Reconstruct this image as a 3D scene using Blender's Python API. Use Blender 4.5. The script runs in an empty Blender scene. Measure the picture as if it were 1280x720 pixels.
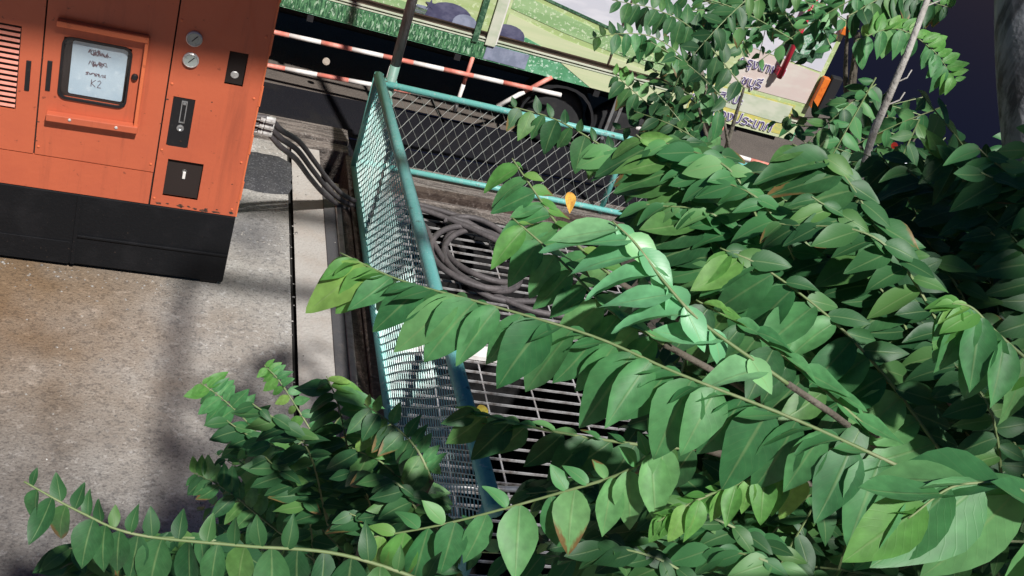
import bpy, math, random
import numpy as np
from mathutils import Vector, Matrix
random.seed(7)
rng = np.random.default_rng(7)
S = bpy.context.scene
COL = S.collection

# ------------------------------------------------------------------ camera
F, PIT, ROL, YAW, CH = 1410.0, math.radians(31.3), math.radians(20.3), math.radians(21.2), 4.0
def _head(v):
    c, s = math.cos(YAW), math.sin(YAW)
    return np.array([c * v[0] + s * v[1], -s * v[0] + c * v[1], v[2]])
FW = _head((0, math.cos(PIT), -math.sin(PIT)))
_u0 = _head((0, math.sin(PIT), math.cos(PIT)))
_r0 = _head((1, 0, 0))
RT = math.cos(ROL) * _r0 + math.sin(ROL) * _u0
UP = math.cos(ROL) * _u0 - math.sin(ROL) * _r0
EYE = np.array([0, 0, CH])
cam = bpy.data.cameras.new('camera')
cam.sensor_width = 36.0
cam.lens = 36.0 * F / 1280.0
cam.clip_start, cam.clip_end = 0.02, 500.0
co = bpy.data.objects.new('camera', cam)
COL.objects.link(co)
co.matrix_world = Matrix(((RT[0], UP[0], -FW[0], 0), (RT[1], UP[1], -FW[1], 0), (RT[2], UP[2], -FW[2], CH), (0, 0, 0, 1)))
S.camera = co

# ------------------------------------------------------------------ world, key light, exposure
w = bpy.data.worlds.new('World'); S.world = w; w.use_nodes = True
nt = w.node_tree
bg = nt.nodes['Background']
sky = nt.nodes.new('ShaderNodeTexSky'); sky.sky_type = 'NISHITA'; sky.sun_disc = False
sky.sun_elevation = math.radians(2.2); sky.sun_rotation = math.radians(172)
sky.altitude = 0; sky.air_density = 1.0; sky.dust_density = 0.3; sky.ozone_density = 4.0
bg.inputs[1].default_value = 0.10
nt.links.new(sky.outputs[0], bg.inputs[0])
night = nt.nodes.new('ShaderNodeBackground'); night.inputs[0].default_value = (0.22, 0.32, 0.85, 1); night.inputs[1].default_value = 0.026   # even night sky glow
both = nt.nodes.new('ShaderNodeAddShader')
nt.links.new(bg.outputs[0], both.inputs[0]); nt.links.new(night.outputs[0], both.inputs[1]); nt.links.new(both.outputs[0], nt.nodes['World Output'].inputs[0])
SUN_EL, SUN_HD = math.radians(52), math.radians(12)
ld = Vector((-math.sin(SUN_HD) * math.cos(SUN_EL), math.cos(SUN_HD) * math.cos(SUN_EL), -math.sin(SUN_EL)))
sl = bpy.data.lights.new('sun', 'SUN'); sl.energy = 4.9; sl.angle = math.radians(1.8); sl.color = (1.0, 0.97, 0.93)
so = bpy.data.objects.new('sun', sl); COL.objects.link(so)
so.rotation_euler = ld.to_track_quat('-Z', 'Y').to_euler(); so.location = (3, -3, 9)
S.view_settings.view_transform = 'Standard'; S.view_settings.look = 'None'
S.view_settings.exposure = 0.2; S.view_settings.gamma = 1.0

# ------------------------------------------------------------------ layout helpers
def ray(x, y): return FW + RT * ((x - 640) / F) + UP * ((360 - y) / F)
def at(x, y, d): return EYE + ray(x, y) * d
def grd(x, y, z=0.0):
    d = ray(x, y); return EYE + d * ((z - CH) / d[2])

# ------------------------------------------------------------------ materials
def mat(name, base, rough=0.6, metal=0.0, spec=0.5, noise=None, bump=0.0, bscale=60.0, coat=0.0):
    """noise: list of (scale, low, high, colour, amount, detail) layered stains."""
    m = bpy.data.materials.new(name); m.use_nodes = True
    t = m.node_tree; N = t.nodes; L = t.links
    p = N['Principled BSDF']
    p.inputs['Roughness'].default_value = rough; p.inputs['Metallic'].default_value = metal
    p.inputs['Specular IOR Level'].default_value = spec
    p.inputs['Coat Weight'].default_value = coat
    tc = N.new('ShaderNodeTexCoord')
    prev = None
    rgb = N.new('ShaderNodeRGB'); rgb.outputs[0].default_value = (*base, 1); prev = rgb.outputs[0]
    for k, (sc, lo, hi, colr, amt, det) in enumerate(noise or []):
        nz = N.new('ShaderNodeTexNoise'); nz.inputs['Detail'].default_value = det; nz.inputs['Roughness'].default_value = 0.65
        mp = N.new('ShaderNodeMapping'); mp.inputs['Location'].default_value = (k * 3.1, k * 1.7, k * 5.3)
        if isinstance(sc, tuple): mp.inputs['Scale'].default_value = sc; nz.inputs['Scale'].default_value = 1.0
        else: nz.inputs['Scale'].default_value = sc
        L.new(tc.outputs['Object'], mp.inputs[0]); L.new(mp.outputs[0], nz.inputs['Vector'])
        mr = N.new('ShaderNodeMapRange'); mr.inputs[1].default_value = lo; mr.inputs[2].default_value = hi; mr.inputs[4].default_value = amt
        L.new(nz.outputs['Fac'], mr.inputs[0])
        mx = N.new('ShaderNodeMix'); mx.data_type = 'RGBA'
        L.new(mr.outputs[0], mx.inputs[0]); L.new(prev, mx.inputs[6]); mx.inputs[7].default_value = (*colr, 1)
        prev = mx.outputs[2]
    L.new(prev, p.inputs['Base Color'])
    if bump:
        nz = N.new('ShaderNodeTexNoise'); nz.inputs['Scale'].default_value = bscale; nz.inputs['Detail'].default_value = 6
        L.new(tc.outputs['Object'], nz.inputs['Vector'])
        b = N.new('ShaderNodeBump'); b.inputs['Strength'].default_value = bump; b.inputs['Distance'].default_value = 0.02
        L.new(nz.outputs['Fac'], b.inputs['Height']); L.new(b.outputs[0], p.inputs['Normal'])
    return m

M = {}
M['concrete'] = mat('concrete', (0.40, 0.385, 0.36), 0.9, noise=[
    (1.1, 0.42, 0.62, (0.30, 0.26, 0.22), 0.5, 4), (0.8, 0.54, 0.74, (0.2, 0.19, 0.185), 0.5, 5),
    (34, 0.53, 0.62, (0.17, 0.165, 0.16), 0.6, 4), (24, 0.58, 0.66, (0.60, 0.59, 0.57), 0.6, 4), (85, 0.54, 0.66, (0.11, 0.105, 0.10), 0.65, 3)], bump=0.5, bscale=60)
def tint_patch(m, c, rad, colr, amt):
    t = m.node_tree; N = t.nodes; L = t.links; p = N['Principled BSDF']; src = p.inputs['Base Color'].links[0].from_socket
    ge = N.new('ShaderNodeNewGeometry'); vm = N.new('ShaderNodeVectorMath'); vm.operation = 'DISTANCE'; vm.inputs[1].default_value = c
    nz = N.new('ShaderNodeTexNoise'); nz.inputs['Scale'].default_value = 2.6; nz.inputs['Detail'].default_value = 6; L.new(ge.outputs['Position'], nz.inputs['Vector'])
    L.new(ge.outputs['Position'], vm.inputs[0])
    ad = N.new('ShaderNodeMath'); ad.operation = 'MULTIPLY_ADD'; ad.inputs[1].default_value = rad * 1.1; L.new(nz.outputs['Fac'], ad.inputs[0]); L.new(vm.outputs['Value'], ad.inputs[2])
    mr = N.new('ShaderNodeMapRange'); mr.inputs[1].default_value = rad * .75; mr.inputs[2].default_value = rad * 1.75; mr.inputs[3].default_value = amt; mr.inputs[4].default_value = 0
    L.new(ad.outputs[0], mr.inputs[0])
    mx = N.new('ShaderNodeMix'); mx.data_type = 'RGBA'; mx.blend_type = 'MULTIPLY'; L.new(mr.outputs[0], mx.inputs[0]); L.new(src, mx.inputs[6]); mx.inputs[7].default_value = (*colr, 1); L.new(mx.outputs[2], p.inputs['Base Color'])
tint_patch(M['concrete'], (-1.0, 4.85, 0), 1.6, (0.64, 0.55, 0.45), 0.9)
tint_patch(M['concrete'], (-0.75, 5.35, 0), 1.0, (0.66, 0.48, 0.30), 0.9)      # brown patch in front of the base
tint_patch(M['concrete'], (-0.7, 3.45, 0), 1.05, (0.30, 0.30, 0.32), 0.9)      # bottom-left vignette and shade painted into the concrete colour
tint_patch(M['concrete'], (0.6, 6.3, 0), 0.30, (0.35, 0.36, 0.40), 0.8)
M['screed'] = mat('screed', (0.43, 0.405, 0.375), 0.9, noise=[(3, 0.45, 0.7, (0.34, 0.28, 0.23), 0.6, 5), (90, 0.5, 0.7, (0.2, 0.18, 0.16), 0.35, 3)], bump=0.35)
M['soil'] = mat('soil', (0.055, 0.045, 0.035), 1.0, noise=[(12, 0.45, 0.6, (0.025, 0.022, 0.018), 0.8, 6), (60, 0.6, 0.7, (0.14, 0.12, 0.09), 0.5, 3)], bump=1.0)
M['asphalt'] = mat('asphalt', (0.045, 0.046, 0.052), 0.9, noise=[(60, 0.52, 0.66, (0.17, 0.17, 0.18), 0.8, 3), (7, 0.45, 0.7, (0.09, 0.09, 0.09), 0.5, 4)], bump=1.0, bscale=90)
M['road'] = mat('road', (0.011, 0.011, 0.015), 0.9, spec=0.15, noise=[(140, 0.55, 0.7, (0.03, 0.03, 0.033), 0.6, 2), (3, 0.5, 0.7, (0.026, 0.024, 0.022), 0.5, 4)], bump=0.6, bscale=120)  # near-black base paints in the deep shadow behind the mesh fence
M['yard'] = mat('yard', (0.12, 0.10, 0.085), 0.95, noise=[(3, 0.45, 0.65, (0.09, 0.075, 0.065), 0.8, 5), (60, 0.5, 0.7, (0.24, 0.2, 0.17), 0.4, 3)], bump=0.6)
M['kerb'] = mat('kerb', (0.20, 0.17, 0.15), 0.9, noise=[((4, 40, 8), 0.45, 0.6, (0.06, 0.05, 0.045), 0.9, 4), (60, 0.55, 0.7, (0.42, 0.40, 0.37), 0.5, 3)], bump=0.8)
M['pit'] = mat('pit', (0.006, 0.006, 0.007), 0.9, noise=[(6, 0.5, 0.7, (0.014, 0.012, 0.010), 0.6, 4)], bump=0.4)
M['joint'] = mat('joint', (0.012, 0.011, 0.010), 1.0, bump=0.3)
M['rust_steel'] = mat('rust_steel', (0.10, 0.072, 0.058), 0.75, 0.3, noise=[(14, 0.45, 0.62, (0.045, 0.03, 0.024), 0.9, 5), (40, 0.56, 0.7, (0.30, 0.25, 0.22), 0.5, 3)], bump=0.4)
M['dark_flat'] = mat('dark_flat', (0.085, 0.083, 0.088), 0.65, 0.2, noise=[(10, 0.5, 0.7, (0.15, 0.13, 0.12), 0.5, 5)], bump=0.15)
M['pale_flat'] = mat('pale_flat', (0.50, 0.44, 0.37), 0.7, noise=[(12, 0.48, 0.65, (0.26, 0.2, 0.15), 0.6, 4)], bump=0.2)
M['galv'] = mat('galv', (0.42, 0.43, 0.44), 0.45, 0.7, noise=[(16, 0.5, 0.68, (0.16, 0.12, 0.09), 0.6, 5)])
M['grate'] = mat('grate', (0.50, 0.49, 0.49), 0.5, 0.4, noise=[(9, 0.46, 0.64, (0.12, 0.085, 0.065), 0.75, 5)])
M['orange'] = mat('orange', (0.52, 0.118, 0.054), 0.46, noise=[
    (2.2, 0.42, 0.7, (0.44, 0.095, 0.048), 0.7, 4), ((14, 14, 1.1), 0.54, 0.74, (0.27, 0.065, 0.035), 0.55, 5), (26, 0.66, 0.72, (0.10, 0.03, 0.02), 0.7, 5), (150, 0.4, 0.8, (0.48, 0.13, 0.075), 0.3, 2)], bump=0.06, bscale=35, coat=0.1)
M['orange_edge'] = mat('orange_edge', (0.66, 0.16, 0.065), 0.4, noise=[(30, 0.6, 0.7, (0.25, 0.06, 0.03), 0.5, 4)])
M['seam'] = mat('seam', (0.02, 0.012, 0.01), 0.9)
M['base_black'] = mat('base_black', (0.0045, 0.005, 0.0065), 0.7, spec=0.25, noise=[(5, 0.5, 0.72, (0.012, 0.012, 0.014), 0.7, 5), (70, 0.66, 0.74, (0.09, 0.06, 0.045), 0.5, 3)], bump=0.15)
M['black'] = mat('black', (0.012, 0.012, 0.014), 0.4, noise=[(40, 0.6, 0.75, (0.06, 0.055, 0.05), 0.4, 4)])
M['rubber'] = mat('rubber', (0.075, 0.066, 0.068), 0.6, noise=[(9, 0.45, 0.7, (0.15, 0.13, 0.13), 0.7, 4), (80, 0.5, 0.7, (0.03, 0.027, 0.027), 0.5, 3)], bump=0.15)
M['steel'] = mat('steel', (0.70, 0.69, 0.67), 0.35, 0.35, noise=[(30, 0.5, 0.7, (0.25, 0.22, 0.2), 0.5, 4)])
M['dial'] = mat('dial', (0.42, 0.47, 0.44), 0.35, noise=[(60, 0.55, 0.7, (0.15, 0.16, 0.15), 0.6, 3)])
M['paper'] = mat('paper', (0.50, 0.62, 0.70), 0.5, noise=[(7, 0.42, 0.65, (0.40, 0.53, 0.63), 0.8, 4), (14, 0.55, 0.7, (0.66, 0.76, 0.82), 0.6, 4)], coat=0.2)
M['ink'] = mat('ink', (0.16, 0.11, 0.13), 0.7)
M['teal'] = mat('teal', (0.13, 0.41, 0.37), 0.45, noise=[(18, 0.5, 0.62, (0.16, 0.42, 0.40), 0.8, 4), (30, 0.58, 0.66, (0.42, 0.50, 0.47), 0.6, 4), (22, 0.62, 0.7, (0.10, 0.055, 0.035), 0.8, 5)], bump=0.15)
M['teal_dark'] = mat('teal_dark', (0.045, 0.13, 0.13), 0.5, noise=[(20, 0.5, 0.65, (0.08, 0.19, 0.19), 0.8, 4)])
M['blue_tube'] = mat('blue_tube', (0.12, 0.38, 0.36), 0.36, noise=[(14, 0.48, 0.62, (0.17, 0.42, 0.41), 0.8, 4), (30, 0.62, 0.68, (0.5, 0.55, 0.55), 0.5, 4), (20, 0.60, 0.7, (0.05, 0.035, 0.03), 0.7, 5)], bump=0.15)
M['wire_green'] = mat('wire_green', (0.34, 0.60, 0.55), 0.4, noise=[(6, 0.45, 0.6, (0.50, 0.66, 0.61), 0.9, 3)])  # whitened: lamplight on the near side of the wires is tinted in
M['wire_pale'] = mat('wire_pale', (0.46, 0.48, 0.45), 0.4, 0.3, noise=[(5, 0.5, 0.7, (0.22, 0.2, 0.18), 0.6, 3)])
M['white_paint'] = mat('white_paint', (0.78, 0.75, 0.72), 0.5, noise=[(14, 0.5, 0.7, (0.5, 0.42, 0.36), 0.5, 5)])
M['red_paint'] = mat('red_paint', (0.66, 0.20, 0.15), 0.5, noise=[(12, 0.46, 0.66, (0.76, 0.42, 0.34), 0.7, 4)])  # red bleached toward salmon, overexposure under the lamp baked into the paint
M['crimson'] = mat('crimson', (0.50, 0.025, 0.05), 0.45, noise=[(20, 0.6, 0.7, (0.3, 0.02, 0.03), 0.5, 3)])
M['grey_pole'] = mat('grey_pole', (0.30, 0.28, 0.29), 0.5, 0.3, noise=[((20, 20, 4), 0.48, 0.66, (0.14, 0.11, 0.1), 0.8, 5)], bump=0.1)
M['green_pole'] = mat('green_pole', (0.16, 0.30, 0.24), 0.5, noise=[((20, 20, 5), 0.5, 0.62, (0.30, 0.29, 0.27), 0.8, 5), (20, 0.6, 0.7, (0.08, 0.05, 0.03), 0.8, 4)])
M['bark'] = mat('bark', (0.10, 0.085, 0.065), 0.9, noise=[((12, 12, 3), 0.45, 0.65, (0.2, 0.18, 0.15), 0.8, 5)], bump=0.8, bscale=30)
M['stick'] = mat('stick', (0.42, 0.40, 0.37), 0.85, noise=[((30, 30, 6), 0.45, 0.65, (0.2, 0.18, 0.16), 0.8, 5)], bump=0.5)
M['old_post'] = mat('old_post', (0.33, 0.34, 0.36), 0.8, noise=[((26, 26, 1.5), 0.48, 0.62, (0.055, 0.055, 0.06), 0.9, 6), (8, 0.5, 0.7, (0.2, 0.21, 0.23), 0.7, 4)], bump=0.3)
M['dome_red'] = mat('dome_red', (0.6, 0.05, 0.03), 0.3)

def print_mat(name, a, b, sc, sc2=None, c=None, lo=0.45, hi=0.58):
    lay = [(sc, lo, hi, b, 1.0, 3)]
    if c: lay.append((sc2, 0.58, 0.62, c, 0.9, 2))
    return mat(name, a, 0.35, noise=lay, coat=0.15)
M['p_field'] = print_mat('p_field', (0.40, 0.52, 0.22), (0.52, 0.60, 0.34), (0.7, 1, 9), 26, (0.6, 0.7, 0.42))
M['p_pale'] = print_mat('p_pale', (0.62, 0.66, 0.42), (0.56, 0.63, 0.38), (0.6, 1, 14))
M['p_green'] = print_mat('p_green', (0.27, 0.44, 0.20), (0.35, 0.52, 0.26), (1, 1, 12), 42, (0.62, 0.72, 0.5))
M['p_teal'] = print_mat('p_teal', (0.10, 0.32, 0.16), (0.16, 0.42, 0.24), 8, 40, (0.6, 0.8, 0.65))
M['p_grass'] = print_mat('p_grass', (0.03, 0.10, 0.05), (0.12, 0.30, 0.14), (55, 5, 14), (70, 5, 20), (0.45, 0.62, 0.45))
M['p_sky'] = print_mat('p_sky', (0.60, 0.61, 0.68), (0.70, 0.70, 0.76), (2, 2, 7))
M['p_navy'] = print_mat('p_navy', (0.075, 0.075, 0.14), (0.13, 0.13, 0.21), (6, 6, 10))
M['p_blue'] = print_mat('p_blue', (0.22, 0.25, 0.34), (0.30, 0.33, 0.44), (8, 1, 8))
M['p_brown'] = print_mat('p_brown', (0.055, 0.037, 0.028), (0.11, 0.075, 0.055), (3, 3, 40))
M['p_pink'] = print_mat('p_pink', (0.64, 0.54, 0.50), (0.68, 0.63, 0.57), (2, 2, 6))
M['p_cream'] = print_mat('p_cream', (0.62, 0.64, 0.52), (0.5, 0.56, 0.42), (3, 3, 6))
M['p_dark'] = print_mat('p_dark', (0.03, 0.09, 0.05), (0.10, 0.20, 0.12), 30)
M['p_yellow'] = print_mat('p_yellow', (0.62, 0.56, 0.16), (0.45, 0.5, 0.2), 14)
M['p_white'] = mat('p_white', (0.78, 0.77, 0.80), 0.4)
M['p_purple'] = mat('p_purple', (0.10, 0.07, 0.20), 0.4)
M['orange_lamp'] = mat('orange_lamp', (0.75, 0.19, 0.03), 0.35, noise=[(30, 0.5, 0.7, (0.5, 0.09, 0.02), 0.6, 3)])
M['under'] = mat('under', (0.012, 0.012, 0.014), 0.8, noise=[(5, 0.5, 0.7, (0.03, 0.026, 0.024), 0.6, 4)])
M['tyre'] = mat('tyre', (0.02, 0.02, 0.022), 0.75, noise=[(12, 0.5, 0.7, (0.04, 0.038, 0.036), 0.6, 4)])

def emit(name, c, s):
    m = bpy.data.materials.new(name); m.use_nodes = True
    p = m.node_tree.nodes['Principled BSDF']
    p.inputs['Base Color'].default_value = (*c, 1); p.inputs['Emission Color'].default_value = (*c, 1); p.inputs['Emission Strength'].default_value = s
    return m
M['lamp_white'] = emit('lamp_white', (0.9, 0.92, 1.0), 3.0)
M['lamp_red'] = emit('lamp_red', (0.8, 0.06, 0.04), 0.25)

def glass_mat():
    m = bpy.data.materials.new('window_pane'); m.use_nodes = True
    t = m.node_tree; N = t.nodes
    out = N['Material Output']; N.remove(N['Principled BSDF'])
    tr = N.new('ShaderNodeBsdfTransparent'); gl = N.new('ShaderNodeBsdfGlossy'); gl.inputs['Roughness'].default_value = 0.08
    mx = N.new('ShaderNodeMixShader'); mx.inputs[0].default_value = 0.05
    t.links.new(tr.outputs[0], mx.inputs[1]); t.links.new(gl.outputs[0], mx.inputs[2]); t.links.new(mx.outputs[0], out.inputs[0])
    return m
M['pane'] = glass_mat()

def leaf_mat(name, c0, c1, c2, trans=0.3, rough=0.5):
    m = bpy.data.materials.new(name); m.use_nodes = True
    t = m.node_tree; N = t.nodes; L = t.links
    p = N['Principled BSDF']; out = N['Material Output']
    oi = N.new('ShaderNodeObjectInfo'); ge = N.new('ShaderNodeNewGeometry')
    ad = N.new('ShaderNodeMath'); ad.operation = 'ADD'; L.new(oi.outputs['Random'], ad.inputs[0]); L.new(ge.outputs['Random Per Island'], ad.inputs[1])
    fr = N.new('ShaderNodeMath'); fr.operation = 'FRACT'; L.new(ad.outputs[0], fr.inputs[0])
    cr = N.new('ShaderNodeValToRGB'); e = cr.color_ramp.elements
    e[0].position = 0.0; e[0].color = (*c0, 1); e[1].position = 0.72; e[1].color = (*c1, 1)
    x = cr.color_ramp.elements.new(1.0); x.color = (*c2, 1)
    L.new(fr.outputs[0], cr.inputs[0])
    # midrib and side veins from the leaf's own uv
    uv = N.new('ShaderNodeUVMap'); sx = N.new('ShaderNodeSeparateXYZ'); L.new(uv.outputs[0], sx.inputs[0])
    a = N.new('ShaderNodeMath'); a.operation = 'SUBTRACT'; a.inputs[1].default_value = 0.5; L.new(sx.outputs[0], a.inputs[0])
    b = N.new('ShaderNodeMath'); b.operation = 'ABSOLUTE'; L.new(a.outputs[0], b.inputs[0])
    mr = N.new('ShaderNodeMapRange'); mr.inputs[1].default_value = 0.012; mr.inputs[2].default_value = 0.045; mr.inputs[3].default_value = 0.34; mr.inputs[4].default_value = 0.0
    L.new(b.outputs[0], mr.inputs[0])
    v1 = N.new('ShaderNodeMath'); v1.operation = 'MULTIPLY_ADD'; v1.inputs[1].default_value = -0.55; L.new(b.outputs[0], v1.inputs[0]); L.new(sx.outputs[1], v1.inputs[2])
    v2 = N.new('ShaderNodeMath'); v2.operation = 'MULTIPLY'; v2.inputs[1].default_value = 62.0; L.new(v1.outputs[0], v2.inputs[0])
    v3 = N.new('ShaderNodeMath'); v3.operation = 'SINE'; L.new(v2.outputs[0], v3.inputs[0])
    v4 = N.new('ShaderNodeMapRange'); v4.inputs[1].default_value = 0.86; v4.inputs[2].default_value = 1.0; v4.inputs[4].default_value = 0.05; L.new(v3.outputs[0], v4.inputs[0])
    vm = N.new('ShaderNodeMath'); vm.operation = 'MAXIMUM'; L.new(mr.outputs[0], vm.inputs[0]); L.new(v4.outputs[0], vm.inputs[1])
    mx = N.new('ShaderNodeMix'); mx.data_type = 'RGBA'; L.new(vm.outputs[0], mx.inputs[0]); L.new(cr.outputs[0], mx.inputs[6]); mx.inputs[7].default_value = (0.26, 0.36, 0.15, 1)
    # withered brown edge on a few leaves
    e1 = N.new('ShaderNodeMath'); e1.operation = 'MULTIPLY_ADD'; e1.inputs[1].default_value = 1.1; L.new(b.outputs[0], e1.inputs[0]); L.new(sx.outputs[1], e1.inputs[2])
    n9 = N.new('ShaderNodeTexNoise'); n9.inputs['Scale'].default_value = 7; L.new(uv.outputs[0], n9.inputs['Vector'])
    e2 = N.new('ShaderNodeMath'); e2.operation = 'MULTIPLY_ADD'; e2.inputs[1].default_value = 0.5; L.new(n9.outputs['Fac'], e2.inputs[0]); L.new(e1.outputs[0], e2.inputs[2])
    e3 = N.new('ShaderNodeMapRange'); e3.inputs[1].default_value = 1.22; e3.inputs[2].default_value = 1.40; L.new(e2.outputs[0], e3.inputs[0])
    f7 = N.new('ShaderNodeMath'); f7.operation = 'MULTIPLY'; f7.inputs[1].default_value = 7.3; L.new(fr.outputs[0], f7.inputs[0]); f8 = N.new('ShaderNodeMath'); f8.operation = 'FRACT'; L.new(f7.outputs[0], f8.inputs[0])
    f9 = N.new('ShaderNodeMath'); f9.operation = 'GREATER_THAN'; f9.inputs[1].default_value = 0.94; L.new(f8.outputs[0], f9.inputs[0])
    e4 = N.new('ShaderNodeMath'); e4.operation = 'MULTIPLY'; L.new(e3.outputs[0], e4.inputs[0]); L.new(f9.outputs[0], e4.inputs[1])
    mxb = N.new('ShaderNodeMix'); mxb.data_type = 'RGBA'; L.new(e4.outputs[0], mxb.inputs[0]); L.new(mx.outputs[2], mxb.inputs[6]); mxb.inputs[7].default_value = (0.20, 0.13, 0.045, 1)
    mx = mxb
    # blotches
    tc = N.new('ShaderNodeTexCoord'); nz = N.new('ShaderNodeTexNoise'); nz.inputs['Scale'].default_value = 4; nz.inputs['Detail'].default_value = 3
    L.new(tc.outputs['Object'], nz.inputs['Vector'])
    hs = N.new('ShaderNodeHueSaturation'); vr = N.new('ShaderNodeMapRange'); vr.inputs[1].default_value = 0.3; vr.inputs[2].default_value = 0.7; vr.inputs[3].default_value = 0.72; vr.inputs[4].default_value = 1.25
    L.new(nz.outputs['Fac'], vr.inputs[0]); L.new(vr.outputs[0], hs.inputs['Value']); L.new(mx.outputs[2], hs.inputs['Color'])
    L.new(hs.outputs[0], p.inputs['Base Color'])
    p.inputs['Roughness'].default_value = rough; p.inputs['Specular IOR Level'].default_value = 0.45
    bp = N.new('ShaderNodeBump'); bp.inputs['Strength'].default_value = 0.25; bp.inputs['Distance'].default_value = 0.002
    L.new(vm.outputs[0], bp.inputs['Height']); L.new(bp.outputs[0], p.inputs['Normal'])
    tr = N.new('ShaderNodeBsdfTranslucent'); hs2 = N.new('ShaderNodeHueSaturation'); hs2.inputs['Hue'].default_value = 0.47; hs2.inputs['Value'].default_value = 1.6
    L.new(hs.outputs[0], hs2.inputs['Color']); L.new(hs2.outputs[0], tr.inputs['Color'])
    ms = N.new('ShaderNodeMixShader'); ms.inputs[0].default_value = trans
    L.new(p.outputs[0], ms.inputs[1]); L.new(tr.outputs[0], ms.inputs[2]); L.new(ms.outputs[0], out.inputs[0])
    return m
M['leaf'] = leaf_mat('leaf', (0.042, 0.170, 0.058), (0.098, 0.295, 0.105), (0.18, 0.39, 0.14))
M['leaf_dark'] = leaf_mat('leaf_dark', (0.020, 0.082, 0.030), (0.046, 0.150, 0.050), (0.10, 0.23, 0.06), 0.22)  # darkened copy of leaf, colours in the shade on the right-hand foliage
M['leaf_pale'] = leaf_mat('leaf_pale', (0.13, 0.36, 0.17), (0.18, 0.46, 0.23), (0.25, 0.50, 0.22), 0.2, 0.38)  # lightened leaf copy, bright light on the central spray put into its green
M['leaf_young'] = leaf_mat('leaf_young', (0.09, 0.28, 0.06), (0.14, 0.35, 0.08), (0.24, 0.42, 0.10), 0.35)
M['stem'] = mat('stem', (0.16, 0.22, 0.085), 0.6, noise=[(30, 0.5, 0.7, (0.30, 0.32, 0.18), 0.7, 3)])

# ------------------------------------------------------------------ mesh builder
class MB:
    def __init__(s): s.v = []; s.f = []
    def box(s, a, b):
        i = len(s.v)
        for z in (a[2], b[2]):
            s.v += [(a[0], a[1], z), (b[0], a[1], z), (b[0], b[1], z), (a[0], b[1], z)]
        s.f += [(i, i+3, i+2, i+1), (i+4, i+5, i+6, i+7), (i, i+1, i+5, i+4), (i+1, i+2, i+6, i+5), (i+2, i+3, i+7, i+6), (i+3, i, i+4, i+7)]
        return s
    def prism(s, poly, d0, d1):      # polygon in x,z, extruded along y
        i = len(s.v); n = len(poly)
        s.v += [(x, d0, z) for x, z in poly] + [(x, d1, z) for x, z in poly]
        s.f += [tuple(i + k for k in range(n)), tuple(i + n + k for k in range(n - 1, -1, -1))]
        s.f += [(i + k, i + n + k, i + n + (k + 1) % n, i + (k + 1) % n) for k in range(n)]
        return s
    def slab(s, poly, z0, z1):       # polygon in x,y, extruded along z
        i = len(s.v); n = len(poly)
        s.v += [(x, y, z0) for x, y in poly] + [(x, y, z1) for x, y in poly]
        s.f += [tuple(i + k for k in range(n - 1, -1, -1)), tuple(i + n + k for k in range(n))]
        s.f += [(i + k, i + (k + 1) % n, i + n + (k + 1) % n, i + n + k) for k in range(n)]
        return s
    def tube(s, pts, r, n=8, cap=True):
        P = [Vector(p) for p in pts]; m = len(P)
        R = r if hasattr(r, '__len__') else [r] * m
        i = len(s.v)
        t0 = (P[1] - P[0]).normalized()
        ref = Vector((0, 0, 1)) if abs(t0.z) < 0.9 else Vector((1, 0, 0))
        u = t0.cross(ref).normalized()
        for k in range(m):
            t = (P[min(k + 1, m - 1)] - P[max(k - 1, 0)]).normalized()
            u = (u - t * u.dot(t)).normalized(); vv = t.cross(u)
            for q in range(n):
                a = 2 * math.pi * q / n
                s.v.append(tuple(P[k] + (u * math.cos(a) + vv * math.sin(a)) * R[k]))
        for k in range(m - 1):
            for q in range(n):
                s.f.append((i + k*n + q, i + k*n + (q+1) % n, i + (k+1)*n + (q+1) % n, i + (k+1)*n + q))
        if cap:
            s.f.append(tuple(i + q for q in range(n - 1, -1, -1))); s.f.append(tuple(i + (m-1)*n + q for q in range(n)))
        return s
    def lathe(s, prof, c, axis=(0, -1, 0), n=20):
        ax = Vector(axis).normalized(); ref = Vector((0, 0, 1)) if abs(ax.z) < 0.9 else Vector((1, 0, 0))
        u = ax.cross(ref).normalized(); vv = ax.cross(u); c = Vector(c); i = len(s.v)
        for r, h in prof:
            for q in range(n):
                a = 2 * math.pi * q / n
                s.v.append(tuple(c + ax * h + (u * math.cos(a) + vv * math.sin(a)) * r))
        for k in range(len(prof) - 1):
            for q in range(n): s.f.append((i + k*n + q, i + k*n + (q+1) % n, i + (k+1)*n + (q+1) % n, i + (k+1)*n + q))
        s.f.append(tuple(i + q for q in range(n - 1, -1, -1))); s.f.append(tuple(i + (len(prof)-1)*n + q for q in range(n)))
        return s
    def mesh(s, name, m, smooth=False):
        me = bpy.data.meshes.new(name); me.from_pydata([tuple(map(float, p)) for p in s.v], [], s.f); me.update()
        me.materials.append(m)
        if smooth: me.polygons.foreach_set('use_smooth', [True] * len(me.polygons))
        return me
    def build(s, name, m, parent=None, smooth=False, bevel=0.0):
        o = bpy.data.objects.new(name, s.mesh(name, m, smooth)); COL.objects.link(o)
        if parent is not None: o.parent = parent
        if bevel:
            b = o.modifiers.new('bevel', 'BEVEL'); b.width = bevel; b.segments = 2; b.limit_method = 'ANGLE'
        if smooth: 
            for p in o.data.polygons: pass
        return o

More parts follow.
